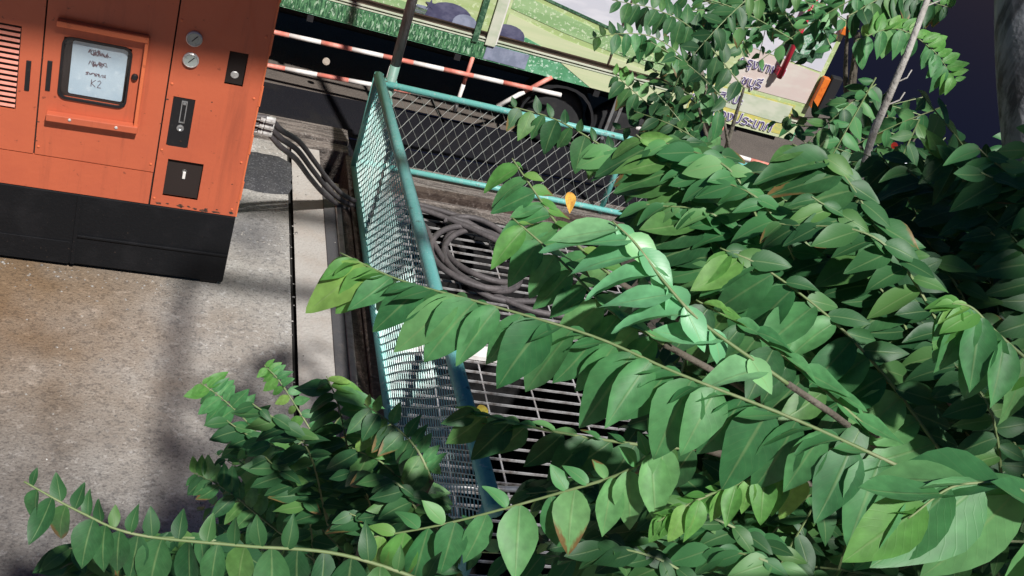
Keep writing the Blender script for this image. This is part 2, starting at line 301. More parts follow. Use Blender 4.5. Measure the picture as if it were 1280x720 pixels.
def tag(o, label=None, cat=None, group=None, kind=None):
    if label: o['label'] = label
    if cat: o['category'] = cat
    if group: o['group'] = group
    if kind: o['kind'] = kind
    return o
def empty(name, loc=(0, 0, 0), rz=0.0):
    o = bpy.data.objects.new(name, None); COL.objects.link(o); o.location = loc; o.rotation_euler = (0, 0, rz); o.empty_display_size = 0.1
    return o
def link(name, me, parent, loc=None, mw=None):
    o = bpy.data.objects.new(name, me); COL.objects.link(o); o.parent = parent
    if loc is not None: o.location = loc
    if mw is not None: o.matrix_local = mw
    return o
def bez(P, n=24):
    """Catmull-Rom through P."""
    P = [np.array(p, float) for p in P]; P = [2 * P[0] - P[1]] + P + [2 * P[-1] - P[-2]]
    out = []; m = len(P) - 3
    for i in range(m):
        k = max(2, n // m)
        for j in range(k):
            t = j / k; a, b, c, d = P[i:i + 4]
            out.append(0.5 * ((2 * b) + (c - a) * t + (2 * a - 5 * b + 4 * c - d) * t * t + (3 * b - a - 3 * c + d) * t ** 3))
    out.append(P[-2]); return out

# ------------------------------------------------------------------ the setting
def grid_sheet(name, x0, x1, y0, y1, z, m, step=0.25, amp=0.0):
    nx = max(1, int((x1 - x0) / step)); ny = max(1, int((y1 - y0) / step)); b = MB()
    for j in range(ny + 1):
        for i in range(nx + 1):
            b.v.append((x0 + (x1 - x0) * i / nx, y0 + (y1 - y0) * j / ny, z + random.uniform(-amp, amp)))
    for j in range(ny):
        for i in range(nx):
            k = j * (nx + 1) + i; b.f.append((k, k + 1, k + nx + 2, k + nx + 1))
    return tag(b.build(name, m, smooth=True), kind='structure')
PX0, PX1, PY0, PY1 = 1.42, 3.35, 2.6, 7.02       # the grated pit
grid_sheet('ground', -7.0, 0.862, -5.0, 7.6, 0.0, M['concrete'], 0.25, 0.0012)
grid_sheet('pavement', 0.895, 1.105, -5.0, 7.6, -0.004, M['screed'], 0.2, 0.001)
b = MB(); b.box((0.80, -5, -0.5), (0.93, 7.6, -0.05)); tag(b.build('pavement_joint', M['joint']), kind='structure')
grid_sheet('road', -7.0, 7.2, 7.93, 8.62, -0.02, M['road'], 0.4, 0.002)
grid_sheet('shadow_black_strip', 1.335, 7.2, 7.585, 7.925, -0.024, M['road'], 0.4, 0.002)
grid_sheet('yard_ground', -7.0, 7.2, 8.62, 14.0, -0.016, M['yard'], 0.4, 0.003)
b = MB(); b.box((-7, 7.72, -0.3), (1.33, 7.93, 0.05)); b.box((-7, 7.6, -0.3), (1.33, 7.72, 0.02)); tag(b.build('kerb', M['kerb'], bevel=0.012), kind='structure')
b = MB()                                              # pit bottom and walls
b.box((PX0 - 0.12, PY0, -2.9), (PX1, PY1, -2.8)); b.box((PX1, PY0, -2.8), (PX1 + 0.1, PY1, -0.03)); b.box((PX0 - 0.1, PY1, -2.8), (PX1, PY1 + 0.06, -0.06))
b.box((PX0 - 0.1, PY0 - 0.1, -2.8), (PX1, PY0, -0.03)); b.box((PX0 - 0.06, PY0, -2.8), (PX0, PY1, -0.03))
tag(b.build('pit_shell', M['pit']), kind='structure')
grid_sheet('soil', PX1, 7.2, -5.0, 7.6, -0.01, M['soil'], 0.12, 0.025)
grid_sheet('soil_strip', 0.9, PX1 + 0.05, -5.0, PY0 - 0.08, -0.03, M['soil'], 0.12, 0.02)
# steel edging strips between the pavement and the pit
for nm, xa, xb, zt, m in (('edging_plate', 1.105, 1.185, 0.006, 'dark_flat'), ('edging_angle', 1.187, 1.228, 0.012, 'pale_flat'), ('edging_channel', 1.230, 1.30, -0.02, 'rust_steel'), ('edging_channel', 1.302, PX0 - 0.06, 0.004, 'rust_steel')):
    b = MB(); b.box((xa, -2, -0.2), (xb, PY1 + 0.1, zt)); tag(b.build(nm, M[m], bevel=0.004), kind='structure')
# concrete ledge behind the pit under the mesh fence
b = MB(); b.box((1.30, PY1 + 0.06, -0.25), (5.4, 7.58, 0.012)); tag(b.build('ledge', M['kerb'], bevel=0.01), kind='structure')
b = MB(); b.box((1.45, PY1 + 0.10, 0.012), (4.8, PY1 + 0.13, 0.06)); b.box((1.45, PY1 + 0.10, 0.06), (4.8, PY1 + 0.18, 0.066)); tag(b.build('ledge_angle', M['rust_steel']), kind='structure')
# rough asphalt patch beside the generator
b = MB(); n = 26
cx, cy = 0.66, 7.10
ring = [(cx + math.cos(a) * 0.235 * (1 + random.uniform(-.06, .06)) / max(abs(math.cos(a)), abs(math.sin(a))) ** .7, cy + math.sin(a) * 0.27 * (1 + random.uniform(-.07, .07)) / max(abs(math.cos(a)), abs(math.sin(a))) ** .7) for a in [2 * math.pi * k / n for k in range(n)]]
b.v.append((cx, cy, 0.05))
for f, z in ((0.5, 0.047), (0.85, 0.034), (1.0, 0.003)):
    b.v += [(cx + (x - cx) * f, cy + (y - cy) * f, z + random.uniform(-.006, .006) * (f < 1)) for x, y in ring]
for k in range(n):
    b.f.append((0, 1 + k, 1 + (k + 1) % n))
    for r in range(2): b.f.append((1 + r * n + k, 1 + (r + 1) * n + k, 1 + (r + 1) * n + (k + 1) % n, 1 + r * n + (k + 1) % n))
tag(b.build('asphalt_patch', M['asphalt'], smooth=True), 'rough dark grey asphalt mound beside the orange generator', 'asphalt patch')

# ------------------------------------------------------------------ generator
G = empty('generator', (0.45, 5.65, 0), math.radians(2))
tag(G, 'orange generator cabinet with control window and black base standing on concrete', 'generator')
GB, GH, GD = 0.50, 2.05, 3.2
b = MB(); b.box((-3.4, 0.0, 0.035), (0.0, GD, GB)); bo = b.build('base', M['base_black'], G, bevel=0.008)
MB().box((-3.4, -0.006, 0.035), (-0.86, -0.001, 0.185)).build('base_panel', M['base_black'], bo, bevel=0.004)
MB().box((-0.83, -0.012, 0.225), (-0.004, -0.001, 0.24)).build('base_lip', M['base_black'], bo, bevel=0.003)
MB().box((-0.85, -0.010, 0.04), (-0.83, -0.001, 0.49)).build('base_rib', M['base_black'], bo)
MB().box((-0.13, 0.03, 0.0), (-0.03, 0.20, 0.034)).build('foot', M['black'], bo)
MB().box((-2.6, 0.03, 0.0), (-2.4, 0.20, 0.034)).build('foot', M['black'], bo)
b = MB(); b.box((-3.4, 0.02, GB + .001), (-0.012, GD, GH)); b.build('cabinet', M['seam'], G)
T = 0.0
def plate(name, x0, x1, z0, z1, holes=()):
    """Front sheet between x0..x1, z0..z1 with rectangular holes left open."""
    xs = sorted({x0, x1, *[h[0] for h in holes], *[h[1] for h in holes]}); zs = sorted({z0, z1, *[h[2] for h in holes], *[h[3] for h in holes]})
    b = MB()
    for i in range(len(xs) - 1):
        for j in range(len(zs) - 1):
            mx_, mz = (xs[i] + xs[i+1]) / 2, (zs[j] + zs[j+1]) / 2
            if any(h[0] < mx_ < h[1] and h[2] < mz < h[3] for h in holes): continue
            b.prism([(xs[i], zs[j]), (xs[i+1], zs[j]), (xs[i+1], zs[j+1]), (xs[i], zs[j+1])], 0.0, 0.018)
    return b.build(name, M['orange'], G)
plate('sill_panel', -3.38, -0.482, GB + .004, 0.705)
lp = plate('louver_panel', -3.38, -1.094, 0.712, GH, [(-1.75, -1.195, 0.95, 1.42)])
DR = plate('control_door', -1.086, -0.480, 0.712, GH, [(-0.998, -0.672, 1.075, 1.41)])
REC = [(-0.415, -0.225, 0.575, 0.81), (-0.197, -0.100, 1.315, 1.505), (-0.438, -0.325, 0.89, 1.19)]
EP = plate('end_panel', -0.472, -0.006, GB + .004, GH, REC)
MB().box((-0.005, 0.0, GB + .004), (0.004, GD, GH)).build('corner_edge', M['orange_edge'], G)
for k in range(5): MB().box((-0.0005, -0.004, 0.62 + k * 0.3), (0.008, 0.004, 0.74 + k * 0.3)).build('hinge', M['orange_edge'], G)
for k in range(15):     # louvers
    z = 0.965 + k * 0.0305
    b = MB(); b.prism([(0, 0), (0, .001)], 0, 0) if False else None
    b.v += [(-1.74, 0.002, z), (-1.20, 0.002, z), (-1.20, 0.012, z + 0.012), (-1.74, 0.012, z + 0.012), (-1.74, 0.004, z - .002), (-1.20, 0.004, z - .002), (-1.20, 0.014, z + 0.010), (-1.74, 0.014, z + 0.010)]
    b.f += [(0, 1, 2, 3), (7, 6, 5, 4), (0, 4, 5, 1), (3, 2, 6, 7)]
    b.build('louver', M['orange'], lp)
def handle(x, z0, z1, par):
    h = MB().box((x - .012, -0.006, z0), (x + .012, -0.0005, z1)).build('handle', M['black'], par, bevel=0.004)
    MB().box((x - .007, -0.012, z0 + .01), (x + .007, -0.006, z0 + .07)).build('handle_latch', M['black'], h) if False else None
handle(-1.150, 1.075, 1.245, lp); handle(-1.052, 1.095, 1.265, DR)
# control window box
wb = MB(); wb.box((-1.035, -0.045, 1.475), (-0.598, -0.001, 1.505)); 
WB = wb.build('window_hood', M['orange_edge'], G, bevel=0.004)
MB().box((-0.615, -0.040, 0.985), (-0.597, -0.001, 1.474)).build('window_side', M['orange_edge'], G, bevel=0.003)
ws = MB(); ws.prism([(-1.045, 0.945), (-0.592, 0.955), (-0.592, 0.995), (-1.045, 0.985)], -0.05, -0.001); WS = ws.build('window_sill', M['orange'], G, bevel=0.004)
for x in (-0.93, -0.70): MB().lathe([(0.008, 0), (0.008, 0.004), (0.004, 0.006)], (x, -0.05, 0.975), n=10).build('screw', M['steel'], WS)
# black gasket round the window (rounded rectangle ring)
def rrect(x0, x1, z0, z1, r, n=6):
    P = []
    for cx_, cz_, a0 in ((x1 - r, z1 - r, 0), (x0 + r, z1 - r, 90), (x0 + r, z0 + r, 180), (x1 - r, z0 + r, 270)):
        for k in range(n + 1):
            a = math.radians(a0 + 90 * k / n); P.append((cx_ + r * math.cos(a), cz_ + r * math.sin(a)))
    return P
o_, i_ = rrect(-1.004, -0.666, 1.068, 1.417, 0.045), rrect(-0.992, -0.678, 1.080, 1.405, 0.036)
b = MB(); n = len(o_)
for y in (-0.012, -0.001):
    b.v += [(x, y, z) for x, z in o_] + [(x, y, z) for x, z in i_]
for k in range(n):
    q = (k + 1) % n
    b.f += [(k, q, n + q, n + k), (k, 2*n + k, 2*n + q, q), (n + k, n + q, 3*n + q, 3*n + k)]
ga = b.build('window_gasket', M['black'], G)
MB().box((-1.0, 0.006, 1.07), (-0.67, 0.009, 1.414)).build('window_pane', M['pane'], ga)
MB().box((-1.0, 0.032, 1.06), (-0.67, 0.036, 1.42)).build('window_back', mat('maroon', (0.28, 0.05, 0.05), 0.6, noise=[(9, .45, .7, (.16, .03, .04), .8, 3)]), ga)
pp = MB().prism(rrect(-0.955, -0.690, 1.095, 1.392, 0.012), 0.014, 0.016).build('paper_sheet', M['paper'], ga)
# handwriting
def scribble(x0, z0, wd, hgt, seed):
    r = random.Random(seed); pts = []; k = 0; x = 0
    while x < wd:
        pts.append((x0 + x, 0.0125, z0 + hgt * (r.random() - .4))); x += r.uniform(.002, .009) if r.random() < .75 else -.006; k += 1
    return MB().tube(bez(pts, 3 * len(pts)), 0.0014, 4).build('handwriting', M['ink'], pp)
for k, (x0, z0, wd, hg) in enumerate([(-0.872, 1.345, .105, .030), (-0.862, 1.338, .085, .022), (-0.865, 1.285, .085, .026), (-0.852, 1.275, .07, .018), (-0.880, 1.222, .10, .020), (-0.875, 1.226, .06, .015)]): scribble(x0, z0, wd, hg, k)
b = MB()
for seg in ([(-.848, 1.155), (-.848, 1.195)], [(-.828, 1.195), (-.847, 1.175), (-.827, 1.155)], [(-.818, 1.188), (-.808, 1.196), (-.801, 1.186), (-.818, 1.155), (-.799, 1.155)]):
    b.tube([(x, 0.0125, z) for x, z in seg], 0.0018, 4)
b.build('handwriting', M['ink'], pp)
MB().lathe([(0.017, 0), (0.017, 0.012), (0.012, 0.02), (0.004, 0.02)], (-0.642, -0.001, 1.262), n=14).build('lock_knob', M['black'], G, smooth=False)
for z in (1.535, 1.415):
    g = MB().lathe([(0.041, 0), (0.041, 0.014), (0.036, 0.018), (0.033, 0.012)], (-0.382, -0.001, z), n=24).build('gauge', M['steel'], EP)
    MB().lathe([(0.033, 0), (0.033, 0.003), (0.0, 0.003)], (-0.382, -0.012, z), n=24).build('gauge_dial', M['dial'], g)
    MB().tube([(-0.392, -0.017, z - .012), (-0.366, -0.017, z + .02)], 0.0022, 4).build('needle', M['black'], g)
# recessed end-panel fittings
def recess(x0, x1, z0, z1, m, nm):
    b = MB(); b.box((x0, 0.055, z0), (x1, 0.06, z1))
    for (a, c, d, e) in ((x0 - .003, x0, z0, z1), (x1, x1 + .003, z0, z1), (x0, x1, z0 - .003, z0), (x0, x1, z1, z1 + .003)): b.box((a, 0.002, d), (c, 0.06, e))
    return b.build(nm, m, EP)
rs = [recess(*REC[0], mat('recess', (.10, .025, .016), .7, noise=[(14, .42, .6, (.02, .012, .01), .95, 5)]), 'fuel_recess'), recess(*REC[1], M['black'], 'lock_recess'), None]
MB().prism([(REC[0][0] + .02, REC[0][2] + .005), (REC[0][1] - .03, REC[0][2] + .005), (REC[0][1] - .03, REC[0][2] + .06), (REC[0][0] + .06, REC[0][2] + .075), (REC[0][0] + .02, REC[0][2] + .04)], 0.045, 0.054).build('rust_scale', mat('rusty', (.22, .08, .05), .8, noise=[(22, .45, .6, (.06, .03, .025), .9, 5)]), rs[0])
MB().lathe([(0.022, 0), (0.022, 0.02), (0.014, 0.024), (0.014, 0.03)], (-0.318, 0.05, 0.735), n=14).build('valve', M['steel'], rs[0])
MB().box((-0.326, 0.012, 0.69), (-0.310, 0.022, 0.735)).build('valve_lever', M['white_paint'], rs[0], bevel=.003)
MB().lathe([(0.024, 0), (0.024, 0.03), (0.017, 0.036), (0.006, 0.036)], (-0.150, 0.052, 1.365), n=16).build('lock_cylinder', M['steel'], rs[1])
MB().box((-0.162, 0.02, 1.352), (-0.138, 0.03, 1.372)).build('lock_tab', M['steel'], rs[1])
MB().lathe([(0.008, 0), (0.006, 0.01)], (-0.140, 0.04, 1.452), n=8).build('lock_pin', M['white_paint'], rs[1])
lk = MB().prism(rrect(REC[2][0] + .0, REC[2][1] - .0, REC[2][2], REC[2][3], 0.018), 0.004, 0.05).build('door_latch', M['black'], EP)
b = MB()
for (a, c, d, e) in ((-0.392, -0.387, 1.045, 1.165), (-0.367, -0.362, 1.045, 1.165), (-0.392, -0.362, 1.040, 1.046), (-0.392, -0.362, 1.165, 1.171)): b.box((a, -0.001, d), (c, 0.003, e))
b.build('latch_frame', M['galv'], lk)
MB().lathe([(0.019, 0), (0.019, 0.006), (0.011, 0.008), (0.006, 0.004)], (-0.379, 0.003, 1.008), n=18).build('latch_button', M['galv'], lk)
MB().box((-0.384, -0.003, 1.150), (-0.370, 0.003, 1.163)).build('latch_screw', M['galv'], lk)
MB().box((-3.4, -0.01, GH), (0.006, GD, GH + 0.04)).build('roof', M['orange'], G, bevel=0.006)

for x in (-1.07, -0.50, -0.455, -0.03):
    for z in ((0.76, 1.75) if x < -.48 else (0.55, 0.86, 1.26, 1.62)): MB().lathe([(0.007, 0), (0.007, 0.003), (0.003, 0.005)], (x, -0.0005, z), n=8).build('screw', M['orange_edge'], G)
chip = mat('bare_metal', (.035, .022, .018), .8, noise=[(60, .45, .6, (.16, .07, .04), .8, 3)])
rc = random.Random(5)
for k in range(26):
    x, z, r = (rc.uniform(-.47, -.02), GB + .012 + abs(rc.gauss(0, .012)), rc.uniform(.004, .016)) if k < 15 else (rc.choice((-.47, -.012, -.485, -1.085)) + rc.gauss(0, .003), rc.uniform(.55, 1.3), rc.uniform(.003, .008)) if k < 22 else (rc.uniform(-.4, -.05), rc.uniform(.6, 1.3), .005)
    P = [(x + r * rc.uniform(.6, 1.6) * math.cos(a), z + r * rc.uniform(.3, .8) * math.sin(a)) for a in [2 * math.pi * q / 9 for q in range(9)]]
    MB().prism(P, -0.0012, -0.0004).build('paint_chip', chip, G)
# hoses from the generator down into the pit
def on_y(x, y, Y):
    d = ray(x, y); return EYE + d * (Y / d[1])
for k in range(3):
    o7 = 10.0 * k
    P = [np.array((0.45, 5.74 + .02 * k, 1.11 - .05 * k)), np.array((0.53, 5.75 + .02 * k, 1.108 - .05 * k)), on_y(352 - k, 163 + o7, 5.82), on_y(374 - 2 * k, 177 + o7 * 1.1, 6.0), on_y(394 - 3 * k, 203 + o7, 6.3), on_y(413 - 3 * k, 228 + o7 * .8, 6.6), on_y(433 - k, 246 + o7 * .7, 6.85), np.array((1.46, 6.86 - .05 * k, 0.02)), np.array((1.66, 6.84 - .06 * k, 0.05 + .02 * k))]
    hz = empty('hydraulic_hose', P[0]); off = Vector(P[0])
    MB().tube([Vector(p) - off for p in bez(P, 48)], 0.0165, 10).build('rubber_hose', M['rubber'], hz, smooth=True)
    for a, r, ln in ((0.0, 0.014, 0.03), (0.033, 0.019, 0.025), (0.062, 0.021, 0.05)):
        q = Vector((a, 0, -.003)); MB().tube([q, q + Vector((ln, 0, -.004))], r, 10).build('coupling', M['steel'], hz)
    tag(hz, ['topmost rubber hose with steel coupling leaving the generator side', 'middle rubber hose with steel coupling leaving the generator side', 'lowest rubber hose with steel coupling leaving the generator side'][k], 'hose', 'hoses from the generator to the pit')

# ------------------------------------------------------------------ pit grating
GR = empty('pit_grating', (PX0, PY0, 0)); tag(GR, 'steel bar grating covering the dark pit behind the green fence', 'grating')
bar = MB().box((0, -0.0032, -0.022), (PX1 - PX0, 0.0032, -0.008)).mesh('bar', M['grate'])
for k in range(47): link('bar', bar, GR, (0, 0.04 + k * 0.094, random.uniform(-.002, .002)))
cb = MB().box((-0.005, 0, -0.034), (0.005, PY1 - PY0, -0.023)).mesh('cross_bar', M['grate'])
for k in range(6): link('cross_bar', cb, GR, (0.28 + k * 0.31, 0, 0))
MB().tube([(0.0, 1.53, 0.012), (0.95, 1.60, 0.012)], 0.017, 10).build('front_bar', M['galv'], GR, smooth=True)
o = MB().box((0, -0.055, 0.0), (1.2, 0.055, 0.035)).build('plank', M['white_paint'], bevel=0.003); o.location = (1.50, 5.33, -0.006); o.rotation_euler = (0, 0, math.radians(0.5))
tag(o, 'pale flat plank lying across the pit grating', 'plank')

# coiled hose on the grating
pts = []
for k in range(112):
    a = 2 * math.pi * k / 34.0 + 0.5
    t = k / 112.0
    R = 0.235 + 0.11 * t + 0.02 * math.sin(k * 0.21)
    pts.append((2.16 + 0.05 * math.sin(k * .055) + R * 1.0 * math.cos(a), 6.38 + 0.06 * math.cos(k * .05) + R * 1.25 * math.sin(a), 0.012 + 0.05 * t + 0.018 * (1 + math.sin(k * .37))))
pts += [np.array(pts[-1]) + np.array(d) for d in ((.06, .02, .01), (.16, .0, .01), (.30, -.08, -.01), (.48, -.18, -.02))]
tag(MB().tube(pts, 0.022, 8).build('coiled_hose', M['rubber'], smooth=True), 'thick grey hose coiled in loops on the pit grating', 'hose', 'hoses on the grating')
LB = ['uppermost hose lying along the back ledge of the pit', 'dark hose crossing behind the coil towards the right', 'hose bending beside the fence next to the coil', 'long hose trailing from the coil across the grating']
for k, P in enumerate(([(1.48, 7.0, .03), (1.75, 6.98, .04), (2.05, 6.90, .05), (2.5, 6.78, .03), (2.9, 6.8, .02)], [(1.50, 6.90, .06), (1.8, 6.86, .07), (2.1, 6.70, .09), (2.4, 6.50, .10), (2.7, 6.45, .05)],
                       [(1.50, 6.72, .02), (1.68, 6.74, .03), (1.80, 6.68, .05), (1.84, 6.5, .05), (1.95, 6.2, .03), (2.2, 5.95, .02), (2.6, 6.0, .02)], [(2.20, 6.0, .02), (2.5, 5.85, .03), (2.9, 5.9, .03), (3.3, 6.2, .02)])):
    tag(MB().tube(bez(P, 30), 0.021, 8).build('pit_hose', M['rubber'], smooth=True), LB[k], 'hose', 'hoses on the grating')

# ------------------------------------------------------------------ fences
def chain_link(length, hfun, pitch, r, name, m, parent, vs=1.0, z0=0.05):
    """Zigzag wires, woven: each vertical wire swings half a pitch to both sides."""
    V = []; Fc = []; h = pitch / 2
    n = int(length / pitch) + 1
    for i in range(n + 1):
        for sgn in (1, -1):
            x0 = i * pitch; top = hfun(min(x0, length)); k = 0; prev = None
            zz = z0
            P = []
            while zz < top:
                P.append((min(max(x0 + (sgn * h if k % 2 else 0), 0), length), 0.004 * sgn * (1 if k % 2 else -1), zz)); zz += h * vs; k += 1
            if sgn == -1: pass
            for a, c in zip(P[:-1], P[1:]):
                d = Vector(c) - Vector(a)
                if d.length < 1e-4: continue
                d.normalize(); u = Vector((0, 1, 0)); v = d.cross(u).normalized()
                q = len(V)
                for base in (a, c):
                    for ang in (90, 210, 330):
                        V.append(tuple(Vector(base) + (u * math.cos(math.radians(ang)) + v * math.sin(math.radians(ang))) * r))
                Fc += [(q, q+1, q+4, q+3), (q+1, q+2, q+5, q+4), (q+2, q, q+3, q+5)]
    V = [(x + .009 * math.sin(3.1 * x + 5 * z) + .005 * math.sin(11 * x - 7 * z), y + .012 * math.sin(2.3 * x) * math.sin(4 * z), z + .006 * math.sin(7 * x + 2)) for x, y, z in V]
    b = MB(); b.v = V; b.f = Fc
    o = b.build(name, m, parent); o['kind'] = 'stuff'
    return o
# side panel, running towards the viewer
FX, FY0, FY1 = 1.36, 7.40, 2.88
SF = empty('mesh_fence', (FX, FY0, 0), math.radians(-90))           # local x runs towards -y
tag(SF, 'teal wire mesh fence panel running along the left edge of the pit', 'fence', 'teal mesh fences round the pit')
LN = FY0 - FY1
def htop(x): return 0.77 + 0.36 * x / LN
MB().tube([(0, 0, 0.77), (1.4, 0, htop(1.4) + .005), (2.9, 0, htop(2.9)), (LN, 0, htop(LN))], 0.036, 12).build('top_rail', M['blue_tube'], SF, smooth=True)
MB().tube([(0, 0, 0.02), (1.5, 0, 0.05), (LN - .8, 0, 0.13)], 0.030, 10).build('bottom_rail', M['teal'], SF, smooth=True)
MB().tube([(0, 0, -0.05), (0.0, 0, 0.79)], 0.034, 12).build('corner_post', M['teal'], SF, smooth=True)
for x in (1.02, 3.05): MB().box((x - .035, 0.012, 0.06), (x + .035, 0.022, htop(x))).build('post', M['teal_dark'], SF)
MB().tube([(LN - .06, 0, 0.0), (LN - .06, 0, htop(LN) - .03)], 0.03, 10).build('post', M['blue_tube'], SF, smooth=True)
chain_link(LN - .05, lambda x: htop(x) - .02, 0.07, 0.0033, 'wire_mesh', M['wire_green'], SF, 0.9)
# back panel, across the far end of the pit
BF = empty('mesh_fence', (1.40, 7.43, 0), math.radians(-1.5)); tag(BF, 'teal railed wire mesh fence across the far end of the pit', 'fence', 'teal mesh fences round the pit')
MB().tube([(0, 0, 0.71), (1.7, 0, 0.70), (3.9, 0, 0.68)], 0.024, 10).build('top_rail', M['teal'], BF, smooth=True)
MB().tube([(0, 0, 0.055), (1.2, 0, 0.06), (3.9, 0, 0.05)], 0.022, 10).build('bottom_rail', M['teal'], BF, smooth=True)
for x in (1.95, 3.85): MB().tube([(x, 0.02, 0.0), (x, 0.02, 0.70)], 0.022, 10).build('post', M['teal'], BF, smooth=True)
chain_link(3.85, lambda x: 0.70, 0.088, 0.0022, 'wire_mesh', M['wire_pale'], BF, 1.6)
# corner pole rising behind the fence corner
PL = empty('steel_pole', (1.47, 7.47, 0)); tag(PL, 'tall bare grey steel pole with a green foot at the fence corner', 'pole')
MB().tube([(0, 0, 0), (0.0, 0, 0.85)], 0.036, 14).build('lower_tube', M['green_pole'], PL, smooth=True)
MB().tube([(0, 0, 0.85), (-0.02, 0, 3.4)], 0.036, 14).build('upper_tube', M['grey_pole'], PL, smooth=True)
for z in (0.55, 0.70): MB().box((-0.045, -0.045, z), (0.045, 0.045, z + .025)).build('clamp', M['teal'], PL, bevel=.004)

# ------------------------------------------------------------------ trailer beyond the kerb
TR = empty('trailer', (0.71, 8.55, 0), math.radians(-6)); tag(TR, 'long trailer printed with a green landscape and lettering beyond the fence', 'trailer')
U0, U1, ZB, TD = -1.4, 4.42, 0.665, 2.3
MB().box((U0, 0.012, 0.90), (U1, TD, 2.9)).build('body', M['p_field'], TR)
MB().box((U0, 0.012, ZB), (U1, TD, 0.815)).build('skirt', M['p_teal'], TR)
MB().box((U0, 0.03, 0.815), (U1, TD, 0.90)).build('rail_gap', M['p_brown'], TR)
for z in (0.818, 0.842, 0.895): MB().box((U0, 0.004, z), (U1, 0.029, z + .008)).build('trim_strip', M['p_cream'] if z < .85 else M['p_brown'], TR)
def sheet(name, poly, m, lvl=1):
    return MB().prism(poly, 0.012 - 0.003 * lvl - .001, 0.0115 - 0.003 * (lvl - 1) - .001).build(name, m, TR)
# printed landscape (flat print on the side)
sheet('printed_sky', [(1.70, 2.88), (1.72, 1.33), (2.02, 1.275), (2.5, 1.20), (3.1, 1.10), (3.45, 1.03), (3.45, 2.88)], M['p_sky'], 1)
sheet('printed_hedge', [(1.70, 1.325), (2.02, 1.268), (2.5, 1.193), (3.1, 1.093), (3.45, 1.023), (3.45, 1.045), (3.1, 1.115), (2.5, 1.215), (2.02, 1.29), (1.70, 1.345)], M['p_dark'], 2)
sheet('printed_path', [(1.72, 0.94), (2.0, 0.905), (3.2, 0.905), (2.75, 0.96), (2.2, 1.01), (1.72, 1.10)], M['p_pale'], 1)
sheet('printed_meadow', [(1.72, 1.14), (2.2, 1.06), (2.8, 0.99), (3.4, 0.92), (3.4, 0.98), (2.6, 1.13), (1.72, 1.28)], M['p_green'], 1)
sheet('printed_slope', [(1.72, 0.905), (2.05, 0.905), (1.72, 0.99)], M['p_teal'], 2)
sheet('printed_lawn', [(-1.4, 0.905), (1.3, 0.905), (1.3, 0.93), (0.5, 1.0), (-1.4, 0.98)], M['p_green'], 1)
def dome(cx_, z, wd, hg, m, lvl):
    P = [(cx_ + wd * math.cos(a), z + hg * (math.sin(a) ** .8 if math.sin(a) > 0 else 0)) for a in [math.pi * k / 10 for k in range(11)]]
    return sheet('printed_boulder', P, m, lvl)
dome(1.05, 0.905, 0.14, 0.07, M['p_blue'], 1); dome(1.27, 0.905, 0.19, 0.15, M['p_navy'], 2); dome(1.40, 0.905, 0.10, 0.09, M['p_blue'], 3); dome(1.76, 0.905, 0.14, 0.105, M['p_navy'], 3)
st = []
for k in range(10):
    a = math.pi / 2 + math.pi * k / 5; r = 0.045 if k % 2 == 0 else 0.018
    st.append((1.10 + r * math.cos(a), 1.0 + r * math.sin(a)))
sheet('printed_star', st, M['p_navy'], 3)
MB().box((U0, 0.006, ZB + .012), (1.62, 0.0115, 0.805)).build('printed_grass', M['p_grass'], TR)
MB().box((1.625, 0.006, ZB + .012), (1.98, 0.0115, 0.805)).build('printed_water', M['p_blue'], TR)
sheet('printed_bank', [(2.55, ZB + .005), (4.4, ZB + .005), (4.4, 0.81), (2.25, 0.81)], M['p_pale'], 1)
for u, wd, m in ((1.49, .05, 'p_dark'), (1.60, .085, 'p_cream')):
    MB().box((u, -0.012, 0.80), (u + wd, 0.0, 2.9)).build('body_post', M[m], TR, bevel=.004)
MB().box((1.683, -0.011, 0.82), (1.693, 0.0, 2.9)).build('body_post', M['white_paint'], TR)
for u in (-0.62, 0.25, 2.62, 3.49): MB().box((u, -0.006, 0.905), (u + .012, 0.0, 2.9)).build('panel_seam', M['p_brown'], TR)
for u in (-1.0, .2, 1.4, 2.6, 3.6): MB().box((u, .02, .60), (u + .05, 1.2, .664)).build('cross_member', M['under'], TR)
# right hand end: pink pavilion, round tree, lettering panel
sheet('printed_pavilion', [(3.62, 1.02), (4.38, 1.02), (4.38, 1.30), (3.70, 1.36)], M['p_pink'], 1)
sheet('printed_cloud', [(3.46, 1.38), (4.38, 1.32), (4.38, 2.88), (3.46, 2.88)], M['p_sky'], 1)
P = []
for k in range(32):
    a = 2 * math.pi * k / 32; r = 0.20 * (1 + (0.14 if k % 2 else 0)); P.append((4.14 + r * math.cos(a), 1.56 + r * math.sin(a)))
sheet('printed_tree', P, M['p_dark'], 2)
P = [(4.14 + .14 * math.cos(2 * math.pi * k / 20), 1.56 + .14 * math.sin(2 * math.pi * k / 20)) for k in range(20)]
sheet('printed_tree', P, print_mat('p_tree', (.14, .34, .2), (.5, .62, .55), 30), 3)
sheet('printed_panel', [(3.40, 0.70), (4.30, 0.70), (4.30, 0.985), (3.40, 0.985)], M['p_yellow'], 2)
sheet('printed_panel', [(3.42, 0.82), (4.28, 0.80), (4.28, 0.97), (3.42, 0.97)], M['p_cream'], 3)
